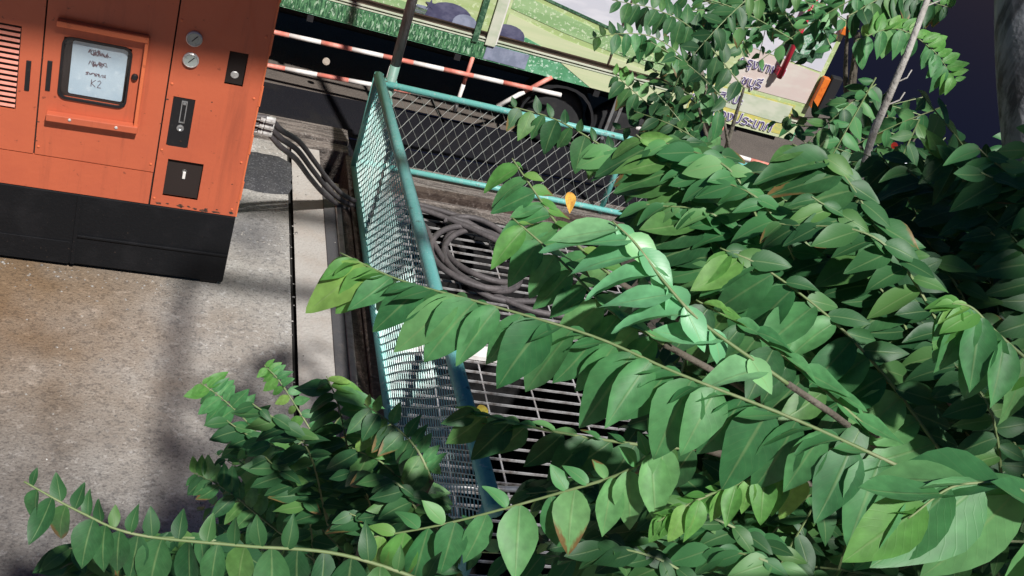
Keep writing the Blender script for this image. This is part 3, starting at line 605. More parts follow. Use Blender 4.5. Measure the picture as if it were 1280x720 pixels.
def lettering(txt, u, z, size, m, lvl, sk=0.0):
    cu = bpy.data.curves.new('lettering', 'FONT'); cu.body = txt; cu.size = size; cu.extrude = 0.0008; cu.offset = 0.0
    if lvl == 0: cu.offset = size * 0.045
    o = bpy.data.objects.new('lettering', cu); COL.objects.link(o); o.parent = TR
    cu.materials.append(m); o.location = (u, -0.004 - 0.003 * lvl, z); o.rotation_euler = (math.radians(90), 0, 0)
    dg = bpy.context.evaluated_depsgraph_get(); me = bpy.data.meshes.new_from_object(o.evaluated_get(dg))
    t_ = bpy.data.objects.new('lettering', me); COL.objects.link(t_); t_.parent = TR; t_.location = o.location; t_.rotation_euler = o.rotation_euler
    bpy.data.objects.remove(o); t_.name = 'lettering'
    return t_
for txt, u, z, sz in (('\u0e02\u0e2d\u0e07\u0e1b\u0e23\u0e30\u0e40\u0e17\u0e28', 3.62, 0.705, 0.125), ('\u0e28\u0e34\u0e25\u0e1b\u0e30', 3.62, 0.865, 0.105), ('\u0e19\u0e32\u0e19', 3.40, 0.80, 0.10), ('\u0e0a\u0e1a\u0e38\u0e23\u0e35', 3.75, 1.045, 0.115), ('\u0e01\u0e23\u0e38\u0e07\u0e40\u0e17\u0e1e\u0e2f', 3.66, 1.20, 0.115)):
    lettering(txt, u, z, sz, M['p_white'], 0); lettering(txt, u, z, sz, M['p_purple'], 1)
# corner lamp bracket and red battens
lb = MB().box((4.40, -0.06, 1.02), (4.46, 0.0, 1.30)).build('corner_lamp', M['orange_lamp'], TR, bevel=.006)
MB().box((4.465, -0.07, 1.0), (4.56, 0.0, 1.33)).build('lamp_bracket', M['under'], TR, bevel=.01)
MB().box((4.36, -0.05, 1.68), (4.44, 0.0, 1.74)).build('corner_lamp', M['orange_lamp'], TR, bevel=.005)
# underside
ch = MB().box((U0, 0.35, 0.50), (U1, 0.50, 0.664)); ch.box((U0, 1.7, 0.50), (U1, 1.85, 0.664)); ch.build('chassis', M['under'], TR)
MB().box((U0, 1.2, 0.15), (U1, 1.22, 0.664)).build('belly_plate', M['under'], TR)
def wheel(u, y):
    wh = MB().lathe([(0.17, 0), (0.235, 0.0), (0.262, 0.03), (0.268, 0.09), (0.262, 0.16), (0.235, 0.19), (0.17, 0.19)], (u, y + .19, 0.262), n=32).build('wheel', M['tyre'], TR, smooth=True)
    MB().lathe([(0.165, 0), (0.165, 0.17), (0.14, 0.12), (0.08, 0.11), (0.07, 0.16), (0.02, 0.17)], (u, y + .185, 0.262), n=24).build('rim', M['under'], wh)
wheel(2.38, 0.16); wheel(2.98, 0.16)
P = [(2.38 + 0.33 * math.cos(a), 0.28 + 0.33 * math.sin(a)) for a in [math.pi * k / 12 for k in range(13)]] + [(2.38 + 0.31 * math.cos(a), 0.28 + 0.31 * math.sin(a)) for a in [math.pi * (12 - k) / 12 for k in range(13)]]
b = MB(); n = 13
for y in (0.05, 0.36): b.v += [(x, y, z) for x, z in P]
for k in range(12): b.f += [(k, k + 1, 24 - k, 25 - k), (k, 26 + k, 27 + k, k + 1), (25 - k, 24 - k, 50 - k, 51 - k)]
b.build('mudguard', M['under'], TR)
for u in (2.80, 2.86): MB().box((u, 0.02, 0.24), (u + .025, 0.04, 0.664)).build('stay', M['galv'], TR)
b = MB().lathe([(.03, 0), (.03, .012), (.018, .012)], (0.42, 0.05, 0.30), n=14).build('tow_ring', M['pale_flat'], TR)
# red and white side guard rails: each painted band is its own piece
def banded(name, a, c, r, n, first):
    a, c = Vector(a), Vector(c)
    rail = MB().tube([a, c], r * .9, 10).build(name, M['white_paint'], TR, smooth=True)
    for k in range(n):
        p, q = a.lerp(c, k / n), a.lerp(c, (k + 1) / n - .0005)
        MB().tube([p, q], r, 10).build('painted_band', M['red_paint'] if (k + first) % 2 else M['white_paint'], rail, smooth=True)
banded('guard_rail', (-0.9, 0.0, 0.415), (2.34, 0.0, 0.545), 0.019, 13, 0)
banded('guard_rail', (-0.9, 0.0, 0.10), (1.90, 0.0, 0.295), 0.019, 11, 0)
banded('guard_rail', (3.05, 0.0, 0.43), (4.35, 0.0, 0.40), 0.019, 6, 0)
banded('guard_rail', (3.05, 0.0, 0.32), (4.35, 0.0, 0.29), 0.019, 6, 1)
for u in (-0.55, 0.94, 1.545, 3.78): banded('guard_post', (u, 0.025, ZB), (u - .015, 0.025, 0.14 + .05 * u * .3), 0.017, 2, 1)
banded('guard_brace', (2.22, 0.02, 0.672), (1.86, 0.02, 0.30), 0.019, 2, 1)
# two red battens in front of the trailer end
for k, (u, lab) in enumerate(((4.02, 'red painted post crossing the pink part of the trailer print'), (3.72, 'red painted post partly hidden near the top edge of the trailer print'))):
    c, s = math.cos(math.radians(-6)), math.sin(math.radians(-6))
    rp = empty('red_post', (0.71 + u * c + .07 * s, 8.55 + u * s - .07 * c, 0)); tag(rp, lab, 'post', 'red posts beside the trailer')
    MB().tube([(0, 0, 0.0 if k else 1.20), (0, 0, 1.9 if k == 0 else 2.6)], 0.022, 10).build('post_tube', M['crimson'], rp, smooth=True) if k == 0 else MB().tube([(0, 0, 1.62), (0, 0, 2.6)], 0.022, 10).build('post_tube', M['crimson'], rp, smooth=True)
    MB().box((-.03, .0, 1.64 if k else 1.22), (.03, .06, 1.70 if k else 1.28)).build('post_bracket', M['crimson'], rp)

# ------------------------------------------------------------------ posts at the right
p0, p1 = at(1272, 175, 2.3), at(1268, -40, 2.3)
PO = empty('weathered_post', tuple(at(1345, 420, 2.45))); base = Vector(PO.location)
P = [at(1345, 420, 2.45), at(1312, 250, 2.38), at(1298, 120, 2.32), at(1294, 20, 2.3), at(1296, -80, 2.3)]
MB().tube([Vector(p) - base for p in bez(P, 20)], 0.078, 20).build('post_shaft', M['old_post'], PO, smooth=True)
g0 = np.array(P[0]); gb = g0 + _r0 * 1.7; gb[2] = 0
MB().tube([Vector(P[0]) - base, (Vector(P[0]) * .5 + Vector(gb) * .5) - base + Vector((.06, 0, 0)), Vector(gb) - base], 0.078, 16).build('post_foot', M['old_post'], PO, smooth=True)
tag(PO, 'thick weathered grey post with dark streaks at the right edge', 'post')
a_, b_ = at(1092, 165, 2.15), at(1172, -35, 2.15)
BS = empty('bare_stick', tuple(a_)); base = Vector(a_)
foot = np.array([a_[0] + 0.9, a_[1] + 0.2, 0.0])
MB().tube([Vector(foot) - base, Vector((0, 0, 0)), (Vector(b_) - base) * .5 + Vector((.005, 0, 0)), Vector(b_) - base], [0.012, 0.0075, 0.0065, 0.0055], 8).build('stick_shaft', M['stick'], BS, smooth=True)
for t, dx in ((0.16, .05), (0.30, .045), (0.78, .05)):
    q = (Vector(b_) - base) * t; MB().tube([q, q + Vector(RT) * dx * .6 + Vector(UP) * .012, q + Vector(RT) * dx * .8 + Vector(UP) * .027], 0.0016, 5).build('twig', M['stick'], BS)
tag(BS, 'bare pale grey stick with small twigs rising against the dark sky', 'stick')

# overhead steel frame and awning of the shelter the viewpoint hangs from (out of the picture, throws the shade bands)
AW = empty('awning_frame', (0, 0, 0)); tag(AW, 'overhead steel frame of the shelter beside the generator', 'awning')
ox, oy, HZ = 5 * math.tan(math.pi/2 - SUN_EL) * math.sin(SUN_HD), -5 * math.tan(math.pi/2 - SUN_EL) * math.cos(SUN_HD), 5.0
MB().box((0.20 + ox, -4.0, HZ), (0.285 + ox, 5.72 + oy, HZ + .08)).build('beam', M['grey_pole'], AW)
MB().box((0.30 + ox, 5.64 + oy, HZ + .001), (1.25 + ox, 5.74 + oy, HZ + .079)).build('beam', M['grey_pole'], AW)
MB().box((0.42 + ox, 6.52 + oy, HZ + .001), (1.25 + ox, 6.64 + oy, HZ + .079)).build('beam', M['grey_pole'], AW)
MB().box((1.252 + ox, 5.60 + oy, HZ), (1.33 + ox, 6.68 + oy, HZ + .08)).build('beam', M['grey_pole'], AW)
for x in (0.24 + ox,): MB().tube([(x, -3.95, 0), (x, -3.95, HZ)], 0.05, 12).build('column', M['grey_pole'], AW)

_k = (HZ - .2 - 1.42) / math.tan(SUN_EL); _ax, _ay = _k * math.sin(SUN_HD), 5.65 - _k * math.cos(SUN_HD)
MB().slab([(-1.4 + _ax, _ay - .15), (0.55 + _ax, _ay), (0.55 + _ax, _ay + .75), (-1.4 + _ax, _ay + .75)], HZ - .2, HZ - .17).build('awning_sheet', M['grey_pole'], AW)
MB().box((-4.2, _ay + .2, HZ - .165), (0.5 + _ax, _ay + .3, HZ - .09)).build('beam', M['grey_pole'], AW)
MB().tube([(-4.15, _ay + .25, 0), (-4.15, _ay + .25, HZ - .09)], 0.05, 12).build('column', M['grey_pole'], AW)

# ------------------------------------------------------------------ foliage
ST = [0.0, 0.05, 0.14, 0.27, 0.42, 0.57, 0.71, 0.84, 0.94, 1.0]
PW = [0, 0.42, 0.74, 0.96, 1.0, 0.90, 0.70, 0.43, 0.17, 0]
def leaf_shape(wd, droop, fold, bend, tip):
    V, UV, Q = [(0, 0, 0)], [(.5, 0)], []
    for s_, pw in list(zip(ST, PW))[1:-1]:
        wv = 1 + .05 * math.sin(9 * s_ + 20 * wd)
        for t in (-1, 0, 1):
            V.append((t * pw * wd * .5 * wv + bend * s_ * s_, s_, (fold * abs(t) * pw * wd * .5) - droop * s_ * s_ + .03 * t * math.sin(7 * s_ + 30 * fold))); UV.append((.5 + .5 * t, s_))
    V.append((bend, 1.0, -droop)); UV.append((.5, 1)); e = len(V) - 1
    Q += [(0, 2, 1), (0, 3, 2)]
    for r in range(7):
        for k in range(2): a = 1 + r * 3 + k; Q.append((a, a + 1, a + 4, a + 3))
    Q += [(22, 23, e), (23, 24, e)]
    return np.array(V), np.array(UV), Q
SHAPES = [leaf_shape(w_, d_, f_, b_, t_) for w_, d_, f_, b_, t_ in ((.52, .14, .22, .05, 1), (.58, .26, .34, -.06, 0), (.47, .10, .18, .09, 1), (.54, .38, .42, .03, -1), (.57, .20, .12, -.09, 0), (.44, .30, .5, .07, 1), (.53, .02, .32, -.03, 0), (.49, .46, .28, .0, 1), (.50, -.10, .30, .08, 0), (.46, .22, .65, -.07, 1))]
_cache = {}
def leaf_mesh(k, mname):
    if (k, mname) in _cache: return _cache[(k, mname)]
    V, UV, Q = SHAPES[k]
    me = bpy.data.meshes.new('leaf'); me.from_pydata(V.tolist(), [], Q); me.update()
    uvl = me.uv_layers.new(name='UVMap')
    for lp_ in me.loops: uvl.data[lp_.index].uv = UV[lp_.vertex_index]
    me.materials.append(M[mname]); me.polygons.foreach_set('use_smooth', [True] * len(me.polygons))
    _cache[(k, mname)] = me; return me
def frame(L, nb):
    L = L / np.linalg.norm(L); nz = nb - L * (nb @ L); nz /= np.linalg.norm(nz); x = np.cross(L, nz)
    return x, L, nz
def camdir(v): return RT * v[0] + UP * v[1] - FW * v[2]     # right, up, towards the viewer
class Mass:
    """Joined leaves of one material: real geometry too small or too many to pick apart."""
    def __init__(s): s.V = []; s.UV = []; s.Q = []; s.n = 0; s.tv = MB()
    def leaf(s, k, base, x, L, nz, ln):
        V, UV, Q = SHAPES[k]
        s.V.append(base + ln * (V[:, :1] * x + V[:, 1:2] * L + V[:, 2:] * nz)); s.UV.append(UV); s.Q += [tuple(i + s.n for i in q) for q in Q]; s.n += len(V)
    def build(s, name, mname, parent, B):
        V = np.concatenate(s.V) - B; UV = np.concatenate(s.UV)
        me = bpy.data.meshes.new(name); me.from_pydata(V.tolist(), [], s.Q); me.update()
        uvl = me.uv_layers.new(name='UVMap'); idx = np.empty(len(me.loops), dtype=np.int32); me.loops.foreach_get('vertex_index', idx)
        uvl.data.foreach_set('uv', UV[idx].astype(np.float32).ravel())
        me.materials.append(M[mname]); me.polygons.foreach_set('use_smooth', [True] * len(me.polygons))
        o = bpy.data.objects.new(name, me); COL.objects.link(o); o.parent = parent; o['kind'] = 'stuff'
        return o

class Tree:
    def __init__(s, name, label, trunk, r, group=None):
        s.T = [np.array(p, float) for p in trunk]; s.B = s.T[0]; s.root = empty(name, tuple(s.B)); tag(s.root, label, 'tree', group)
        s.path = bez(s.T, 30); n = len(s.path)
        MB().tube([Vector(p - s.B) for p in s.path], [r * (1 - .72 * k / (n - 1)) for k in range(n)], 10).build('trunk', M['bark'], s.root, smooth=True)
        s.limbs = MB(); s.stems = MB(); s.mass = {}
    def limb(s, base, r=0.0035):
        base = np.array(base); i = int(np.argmin([np.linalg.norm(p - base) + 1.2 * max(0, p[2] - base[2] + .25) for p in s.path])); q = s.path[i]
        mid = (q + base) / 2 + np.array([0, 0, -.06 * np.linalg.norm(q - base)]); k = np.linalg.norm(q - base)
        s.limbs.tube([Vector(p - s.B) for p in bez([q, mid, base], 12)], [r * 2.2 - (r * 1.4) * j / 12 for j in range(13)], 6)
    def frond(s, P, d0, d1, n, ln, sides, jit=.12, hero=True, dz=None):
        """P: way of the midrib, base first; sides: (dir at base, dir at tip, facing, material, length factor)."""
        m = len(P)
        pts = bez([at(x, y, d0 + (d1 - d0) * k / (m - 1)) for k, (x, y) in enumerate(P)], 40)
        s.limb(pts[0])
        fr = MB().tube([Vector(p - s.B) for p in pts], [(0.0018 - 0.0010 * k / (len(pts) - 1)) * min(1.0, d0 / .95) for k in range(len(pts))], 6).build('frond', M['stem'], s.root, smooth=True)
        for si, (a0, a1, fc, mn, lf) in enumerate(sides):
            for k in range(n):
                t = (k + .35 + .4 * si) / n * .97 + .015
                j = t * (len(pts) - 1); i = min(int(j), len(pts) - 2); p = pts[i] + (pts[i + 1] - pts[i]) * (j - i)
                dep = (p - EYE) @ FW
                if random.random() < .05: continue
                d = np.array(a0) * (1 - t) + np.array(a1) * t
                a = random.gauss(0, jit); d = np.array([d[0] * math.cos(a) - d[1] * math.sin(a), d[0] * math.sin(a) + d[1] * math.cos(a)])
                L = camdir((d[0], -d[1], random.gauss(0.05, .22)))
                nb = camdir((fc[0] + random.gauss(0, .18), fc[1] + random.gauss(0, .18), fc[2]))
                x, L, nz = frame(L, nb)
                lng = (ln[0] + (ln[1] - ln[0]) * t) * lf * dep / F * random.uniform(.78, 1.15) * (1 if t < .93 else .7)
                mname = mn if t < .86 or mn != 'leaf' else 'leaf_young'
                if si == 1 and lf < .65:      # the small leaves of the far side are joined
                    s.mass.setdefault(mname, Mass()).leaf(random.randrange(len(SHAPES)), p, x, L, nz, lng); continue
                o = bpy.data.objects.new('leaf', leaf_mesh(random.randrange(len(SHAPES)), mname)); COL.objects.link(o); o.parent = fr
                q = p - s.B
                o.matrix_local = Matrix(((x[0]*lng, L[0]*lng, nz[0]*lng, q[0]), (x[1]*lng, L[1]*lng, nz[1]*lng, q[1]), (x[2]*lng, L[2]*lng, nz[2]*lng, q[2]), (0, 0, 0, 1)))
        return fr
    def spray(s, n, xr, yr, dx, dy, dr, ln, nl, mats, bend=.25):
        """Arching feather-like fronds, base low and to the side, tip inside xr, yr; leaves joined."""
        for _ in range(n):
            tx, ty = random.uniform(*xr), random.uniform(*yr); bx_, by_ = tx + random.uniform(*dx), ty + random.uniform(*dy); d = random.uniform(*dr)
            mx_, my_ = (tx + bx_) / 2 + bend * (by_ - ty) * .5, (ty + by_) / 2 - bend * abs(bx_ - tx)
            pts = bez([at(bx_, by_, d + .03), at(mx_, my_, d), at(tx, ty, d + random.uniform(-.05, .08))], 24)
            s.stems.tube([Vector(p - s.B) for p in pts], [.0018 - .001 * k / (len(pts) - 1) for k in range(len(pts))], 4)
            mn = random.choice(mats); ms = s.mass.setdefault(mn, Mass()); fy = random.uniform(.2, 1.0)
            for k in range(nl * 2):
                t = (k + .5) / (nl * 2); j = t * (len(pts) - 1); i = min(int(j), len(pts) - 2); p = pts[i] + (pts[i+1] - pts[i]) * (j - i)
                tg = pts[i+1] - pts[i]; tg = tg / np.linalg.norm(tg)
                L = (camdir((-.9, -.45, .1)) if k % 2 else camdir((.75, -.35, .1))) + tg * .35 + rng.normal(size=3) * .13
                x_, L, nz = frame(L, camdir((random.gauss(0, .2), fy + random.gauss(0, .2), 1)))
                ms.leaf(random.randrange(len(SHAPES)), p, x_, L, nz, ln * d / F * random.uniform(.75, 1.15) * (1 if t < .9 else .7) * (1 if k % 2 else .8))
    def fill(s, poly, count, dr, lenm, nleaf, mats, ang=(100, 260), avoid=None, tree_limb=True, droop=.35):
        """Random drooping fronds whose middles project inside poly."""
        xs = [p[0] for p in poly]; ys = [p[1] for p in poly]; done = 0; tries = 0
        def inside(x, y):
            c = False; j = len(poly) - 1
            for i in range(len(poly)):
                if (poly[i][1] > y) != (poly[j][1] > y) and x < (poly[j][0] - poly[i][0]) * (y - poly[i][1]) / (poly[j][1] - poly[i][1]) + poly[i][0]: c = not c
                j = i
            return c
        while done < count and tries < count * 30:
            tries += 1
            x, y = random.uniform(min(xs), max(xs)), random.uniform(min(ys), max(ys))
            if not inside(x, y): continue
            if avoid and any(x0 < x < x1 and y0 < y < y1 for x0, y0, x1, y1 in avoid): continue
            done += 1
            d = random.uniform(*dr); c = at(x, y, d)
            a = math.radians(random.uniform(*ang)); tl = random.uniform(.8, 1.2) * lenm * nleaf * .40
            dirv = camdir((math.cos(a), math.sin(a) * .8, random.uniform(-.3, .6))) + np.array([0, 0, -.15]); dirv /= np.linalg.norm(dirv)
            p0 = c - dirv * tl / 2; p2 = c + dirv * tl / 2 + np.array([0, 0, -droop * tl * .3]); pts = bez([p0, c, p2], 10)
            if tree_limb and random.random() < .22: s.limb(p0, .0025)
            s.stems.tube([Vector(p - s.B) for p in pts], [.0017 - .0009 * k / (len(pts) - 1) for k in range(len(pts))], 4)
            fn = np.array([random.gauss(.15, .3), random.gauss(-.35, .3), 1.0]) if random.random() < .7 else rng.normal(size=3)
            fn = fn - dirv * (fn @ dirv); fn /= np.linalg.norm(fn); sd = np.cross(dirv, fn)
            mn = random.choice(mats); ms = s.mass.setdefault(mn, Mass())
            for k in range(nleaf):
                t = (k + .5) / nleaf; j = t * (len(pts) - 1); i = min(int(j), len(pts) - 2); p = pts[i] + (pts[i+1] - pts[i]) * (j - i)
                sg = 1 if k % 2 else -1
                L = sd * sg + dirv * .45 + np.array([0, 0, -droop]) + rng.normal(size=3) * .12
                x_, L, nz = frame(L, fn + rng.normal(size=3) * .18)
                ms.leaf(random.randrange(len(SHAPES)), p, x_, L, nz, lenm * random.uniform(.75, 1.15) * (1 if t < .85 else .65))
    def crown(s, lo, hi, count, lenm, nleaf, mn):
        for _ in range(count):
            c = np.array([random.uniform(lo[q], hi[q]) for q in range(3)]); a = random.uniform(0, 2 * math.pi)
            dv = np.array([math.cos(a), math.sin(a), random.uniform(-.5, .1)]); dv /= np.linalg.norm(dv); tl = lenm * nleaf * .4
            fn = np.array([0, 0, 1.0]) - dv * dv[2]; fn /= np.linalg.norm(fn); sd = np.cross(dv, fn); ms = s.mass.setdefault(mn, Mass())
            s.stems.tube([Vector(c - s.B), Vector(c + dv * tl - s.B)], .0016, 4)
            for k in range(nleaf):
                p = c + dv * tl * (k + .5) / nleaf; x_, L, nz = frame(sd * (1 if k % 2 else -1) + dv * .4 + rng.normal(size=3) * .15, fn + rng.normal(size=3) * .25)
                ms.leaf(random.randrange(len(SHAPES)), p, x_, L, nz, lenm * random.uniform(.8, 1.15))
    def finish(s):
        if s.limbs.v: s.limbs.build('limbs', M['bark'], s.root, smooth=True)['kind'] = 'stuff'
        if s.stems.v: s.stems.build('stems', M['stem'], s.root)['kind'] = 'stuff'
        for mn, ms in s.mass.items(): ms.build('foliage', mn, s.root, s.B)

CAMF, UPF, TILT = (0.05, .25, 1), (0, 1, .45), (0.1, .7, .8)     # facings: to the viewer, edge-on from above, in between
# main tree, its sprays cross the middle of the picture
t1 = Tree('leafy_tree', 'large leafy tree whose broad green sprays sweep across the middle of the picture', [(2.0, .75, 0), (1.95, .85, 1.3), (1.75, 1.05, 2.3), (1.62, 1.25, 3.0)], .045)
t1.frond([(1165, 602), (1000, 527), (850, 468), (740, 420), (600, 378), (500, 350), (425, 316)], .80, .86, 27, (116, 84), [((-.42, .9), (-.8, .62), CAMF, 'leaf', 1), ((-.85, -.05), (-.9, .25), UPF, 'leaf', .55)], .06)
t1.frond([(985, 480), (880, 405), (830, 352), (795, 305), (765, 276)], .86, .88, 8, (102, 110), [((-1, .02), (-1, .10), (0, 1, .55), 'leaf_pale', 1), ((.35, .8), (.5, .5), CAMF, 'leaf_pale', .62)], .07)
t1.frond([(830, 430), (760, 385), (700, 325), (640, 272)], .93, .95, 9, (74, 62), [((-.62, .8), (-.7, .7), CAMF, 'leaf', 1), ((.8, .25), (.7, .1), UPF, 'leaf', .55)])
t1.frond([(770, 350), (705, 290), (672, 245), (640, 198)], 1.10, 1.14, 9, (70, 50), [((-.95, .28), (-.9, .42), TILT, 'leaf', 1), ((.8, .15), (.7, .3), TILT, 'leaf_young', .5)])
t1.frond([(900, 330), (868, 265), (835, 205), (795, 168)], 1.2, 1.22, 12, (90, 74), [((-1, .12), (-.95, .25), TILT, 'leaf_dark', 1), ((.8, .3), (.7, .3), CAMF, 'leaf', .7)])
t1.frond([(960, 330), (890, 270), (780, 200), (700, 152), (636, 132)], 1.35, 1.4, 16, (50, 40), [((-.25, .9), (-.45, .85), CAMF, 'leaf_dark', 1), ((.3, -.8), (-.2, -.9), TILT, 'leaf_dark', .5)])
t1.frond([(1185, 500), (1140, 385), (1095, 285), (1045, 208), (990, 180)], 1.12, 1.16, 13, (106, 86), [((-.95, .30), (-1, .22), TILT, 'leaf_dark', 1), ((.75, .45), (.6, .4), CAMF, 'leaf_dark', .6)], .09)
t1.frond([(1180, 570), (1110, 475), (1040, 400), (955, 335), (900, 310)], 1.05, 1.08, 13, (102, 80), [((-.8, .5), (-.75, .62), (0, .6, .9), 'leaf', 1), ((.85, .3), (.8, .0), CAMF, 'leaf_dark', .6)])
t1.frond([(1090, 540), (1010, 470), (940, 415), (870, 375)], 1.02, 1.02, 10, (86, 74), [((-.55, .8), (-.6, .75), CAMF, 'leaf_dark', 1), ((.7, .45), (.8, .2), (.3, .8, .6), 'leaf', .8)])
t1.frond([(835, 548), (785, 588), (700, 616), (560, 654), (452, 674)], .86, .90, 14, (92, 76), [((-.02, 1), (-.32, .95), CAMF, 'leaf', 1), ((-.3, -.75), (-.6, -.5), TILT, 'leaf', .45)])
t1.frond([(880, 562), (800, 556), (700, 541), (630, 525), (582, 511)], 1.0, 1.02, 13, (70, 64), [((-.62, .8), (-.82, .55), CAMF, 'leaf_dark', 1), ((-.5, -.5), (-.9, -.1), UPF, 'leaf', .5)])
t1.frond([(1010, 590), (945, 598), (895, 615), (850, 636), (822, 652)], .84, .84, 12, (58, 40), [((-.2, 1), (-.45, .85), CAMF, 'leaf_young', 1), ((-.5, -.4), (-.9, -.1), UPF, 'leaf_young', .5)])
t1.frond([(1400, 690), (1290, 618), (1200, 606), (1135, 648)], .40, .38, 6, (235, 150), [((-.5, .9), (-.8, .65), (.2, .5, 1), 'leaf', 1), ((-.6, -.15), (-.9, .1), UPF, 'leaf', .7)])
t1.frond([(1320, 480), (1250, 420), (1215, 385), (1190, 380)], .95, .95, 8, (104, 72), [((-.1, 1), (-.5, .8), CAMF, 'leaf', 1), ((-.6, .3), (-.9, .1), TILT, 'leaf_young', .6)])
t1.frond([(1260, 420), (1180, 330), (1130, 240), (1100, 190)], 1.3, 1.35, 13, (72, 56), [((-.9, .35), (-.9, .4), CAMF, 'leaf_dark', 1), ((.7, .5), (.8, .3), TILT, 'leaf_dark', .9)])
t1.frond([(1330, 330), (1270, 260), (1210, 215), (1160, 190)], 1.2, 1.25, 12, (64, 48), [((-.35, .9), (-.6, .7), CAMF, 'leaf_dark', 1), ((.1, -.9), (-.5, -.7), CAMF, 'leaf', .7)])
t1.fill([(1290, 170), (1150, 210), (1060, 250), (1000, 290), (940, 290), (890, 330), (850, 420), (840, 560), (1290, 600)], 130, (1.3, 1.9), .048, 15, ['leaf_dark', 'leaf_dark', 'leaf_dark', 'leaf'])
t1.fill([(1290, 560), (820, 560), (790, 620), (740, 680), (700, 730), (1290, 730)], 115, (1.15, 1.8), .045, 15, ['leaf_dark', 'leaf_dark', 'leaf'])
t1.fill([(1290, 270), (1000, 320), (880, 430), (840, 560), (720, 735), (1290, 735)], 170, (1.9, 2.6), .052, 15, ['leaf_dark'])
t1.spray(20, (820, 1130), (230, 480), (110, 230), (110, 220), (1.06, 1.3), 62, 11, ['leaf'] + ['leaf_dark'] * 3)
t1.spray(16, (1080, 1240), (170, 520), (70, 170), (120, 230), (1.0, 1.35), 60, 11, ['leaf'] + ['leaf_dark'] * 4)
t1.spray(12, (640, 1000), (600, 690), (110, 240), (30, 110), (.98, 1.2), 52, 11, ['leaf', 'leaf_dark', 'leaf_dark'], .1)
t1.spray(6, (720, 860), (170, 300), (90, 170), (90, 160), (1.15, 1.35), 52, 10, ['leaf', 'leaf_dark'])
for q in ((1.5, .4, 4.4), (1.2, .2, 4.6)): t1.limb(q, .01)
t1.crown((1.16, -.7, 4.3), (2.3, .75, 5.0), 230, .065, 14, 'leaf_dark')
t1.finish()
# smaller sapling at the lower left
t2 = Tree('sapling', 'small leafy sapling with fine leaflets over the concrete at the lower left', [(.75, 1.25, 0), (.70, 1.2, 1.2), (.52, 1.12, 2.1), (.36, 1.08, 2.62)], .022)
t2.frond([(570, 740), (430, 694), (300, 682), (170, 668), (100, 640), (30, 602)], .72, .66, 19, (88, 66), [((-.05, 1), (-.25, .95), CAMF, 'leaf_dark', 1), ((.25, -.85), (-.1, -.9), TILT, 'leaf_dark', .5)])
t2.frond([(425, 700), (372, 612), (320, 540), (280, 500), (250, 478)], 1.6, 1.6, 17, (45, 32), [((-.9, .42), (-.85, .5), CAMF, 'leaf', 1), ((.8, -.35), (.5, -.7), CAMF, 'leaf', .85)])
t2.frond([(455, 660), (438, 580), (424, 510), (408, 470)], 1.45, 1.45, 12, (62, 46), [((-1, .15), (-.9, .3), TILT, 'leaf_dark', 1), ((1, .12), (.9, .0), TILT, 'leaf', 1.05)])
t2.frond([(440, 620), (390, 540), (352, 480), (330, 456)], 1.7, 1.7, 13, (27, 22), [((-.8, .5), (-.8, .5), CAMF, 'leaf_young', 1), ((.7, .3), (.5, -.5), CAMF, 'leaf', 1)])
t2.frond([(560, 690), (520, 620), (480, 580), (440, 560)], 1.35, 1.35, 10, (56, 44), [((-.7, .7), (-.8, .6), CAMF, 'leaf_dark', 1), ((.7, .2), (.6, -.3), TILT, 'leaf', .9)])
t2.frond([(540, 600), (520, 560), (490, 530), (455, 505)], 1.3, 1.32, 10, (48, 37), [((-.5, .85), (-.7, .7), CAMF, 'leaf_dark', 1), ((.5, -.6), (.2, -.7), TILT, 'leaf', .7)])
t2.frond([(400, 705), (330, 650), (280, 610), (240, 590)], 1.5, 1.5, 13, (42, 32), [((-.6, .75), (-.7, .6), CAMF, 'leaf_dark', 1), ((.3, -.8), (-.2, -.9), CAMF, 'leaf', .9)])
t2.fill([(310, 640), (340, 580), (440, 570), (480, 620), (560, 735), (330, 735)], 70, (1.5, 2.1), .038, 14, ['leaf_dark', 'leaf_dark', 'leaf'])
t2.spray(9, (270, 430), (500, 600), (40, 110), (90, 170), (1.35, 1.7), 40, 10, ['leaf', 'leaf_dark', 'leaf_dark'])
t2.spray(6, (360, 500), (560, 660), (40, 110), (60, 120), (1.2, 1.5), 44, 9, ['leaf_dark'])
t2.spray(5, (30, 250), (668, 705), (120, 170), (20, 50), (.8, .95), 60, 10, ['leaf_dark'], .1)
t2.finish()
# tree reaching over the trailer print
_a, _b, _c = at(930, 330, 2.7), at(895, 200, 2.65), at(872, 70, 2.6)
t3 = Tree('tall_tree', 'taller tree with small leaflets rising in front of the trailer print', [(_a[0] + .35, _a[1] - .25, 0), (_a[0] + .2, _a[1] - .1, 1.4), _a, _b, _c], .026)
_a, _b, _c = at(1075, 300, 2.65), at(1062, 170, 2.6), at(1072, 40, 2.55)
t4 = Tree('slender_tree', 'slender tree with drooping light sprays next to the bare stick', [(_a[0] + .3, _a[1] - .2, 0), (_a[0] + .2, _a[1] - .1, 1.4), _a, _b, _c], .024)
t3.frond([(905, 150), (860, 80), (820, 48), (780, 42), (738, 48)], 2.4, 2.3, 14, (35, 29), [((-.1, 1), (-.2, .95), CAMF, 'leaf', 1), ((0, -1), (-.3, -.9), CAMF, 'leaf_dark', .5)])
t3.frond([(930, 110), (870, 40), (820, 12), (765, 0)], 2.5, 2.4, 14, (40, 32), [((-.3, .95), (-.5, .85), CAMF, 'leaf_dark', 1), ((.2, -.9), (0, -1), CAMF, 'leaf_dark', .7)])
t3.frond([(930, 230), (870, 180), (810, 130), (765, 90)], 2.4, 2.4, 16, (38, 29), [((-.4, .9), (-.6, .75), CAMF, 'leaf_dark', 1), ((.5, -.7), (.3, -.8), CAMF, 'leaf', .7)])
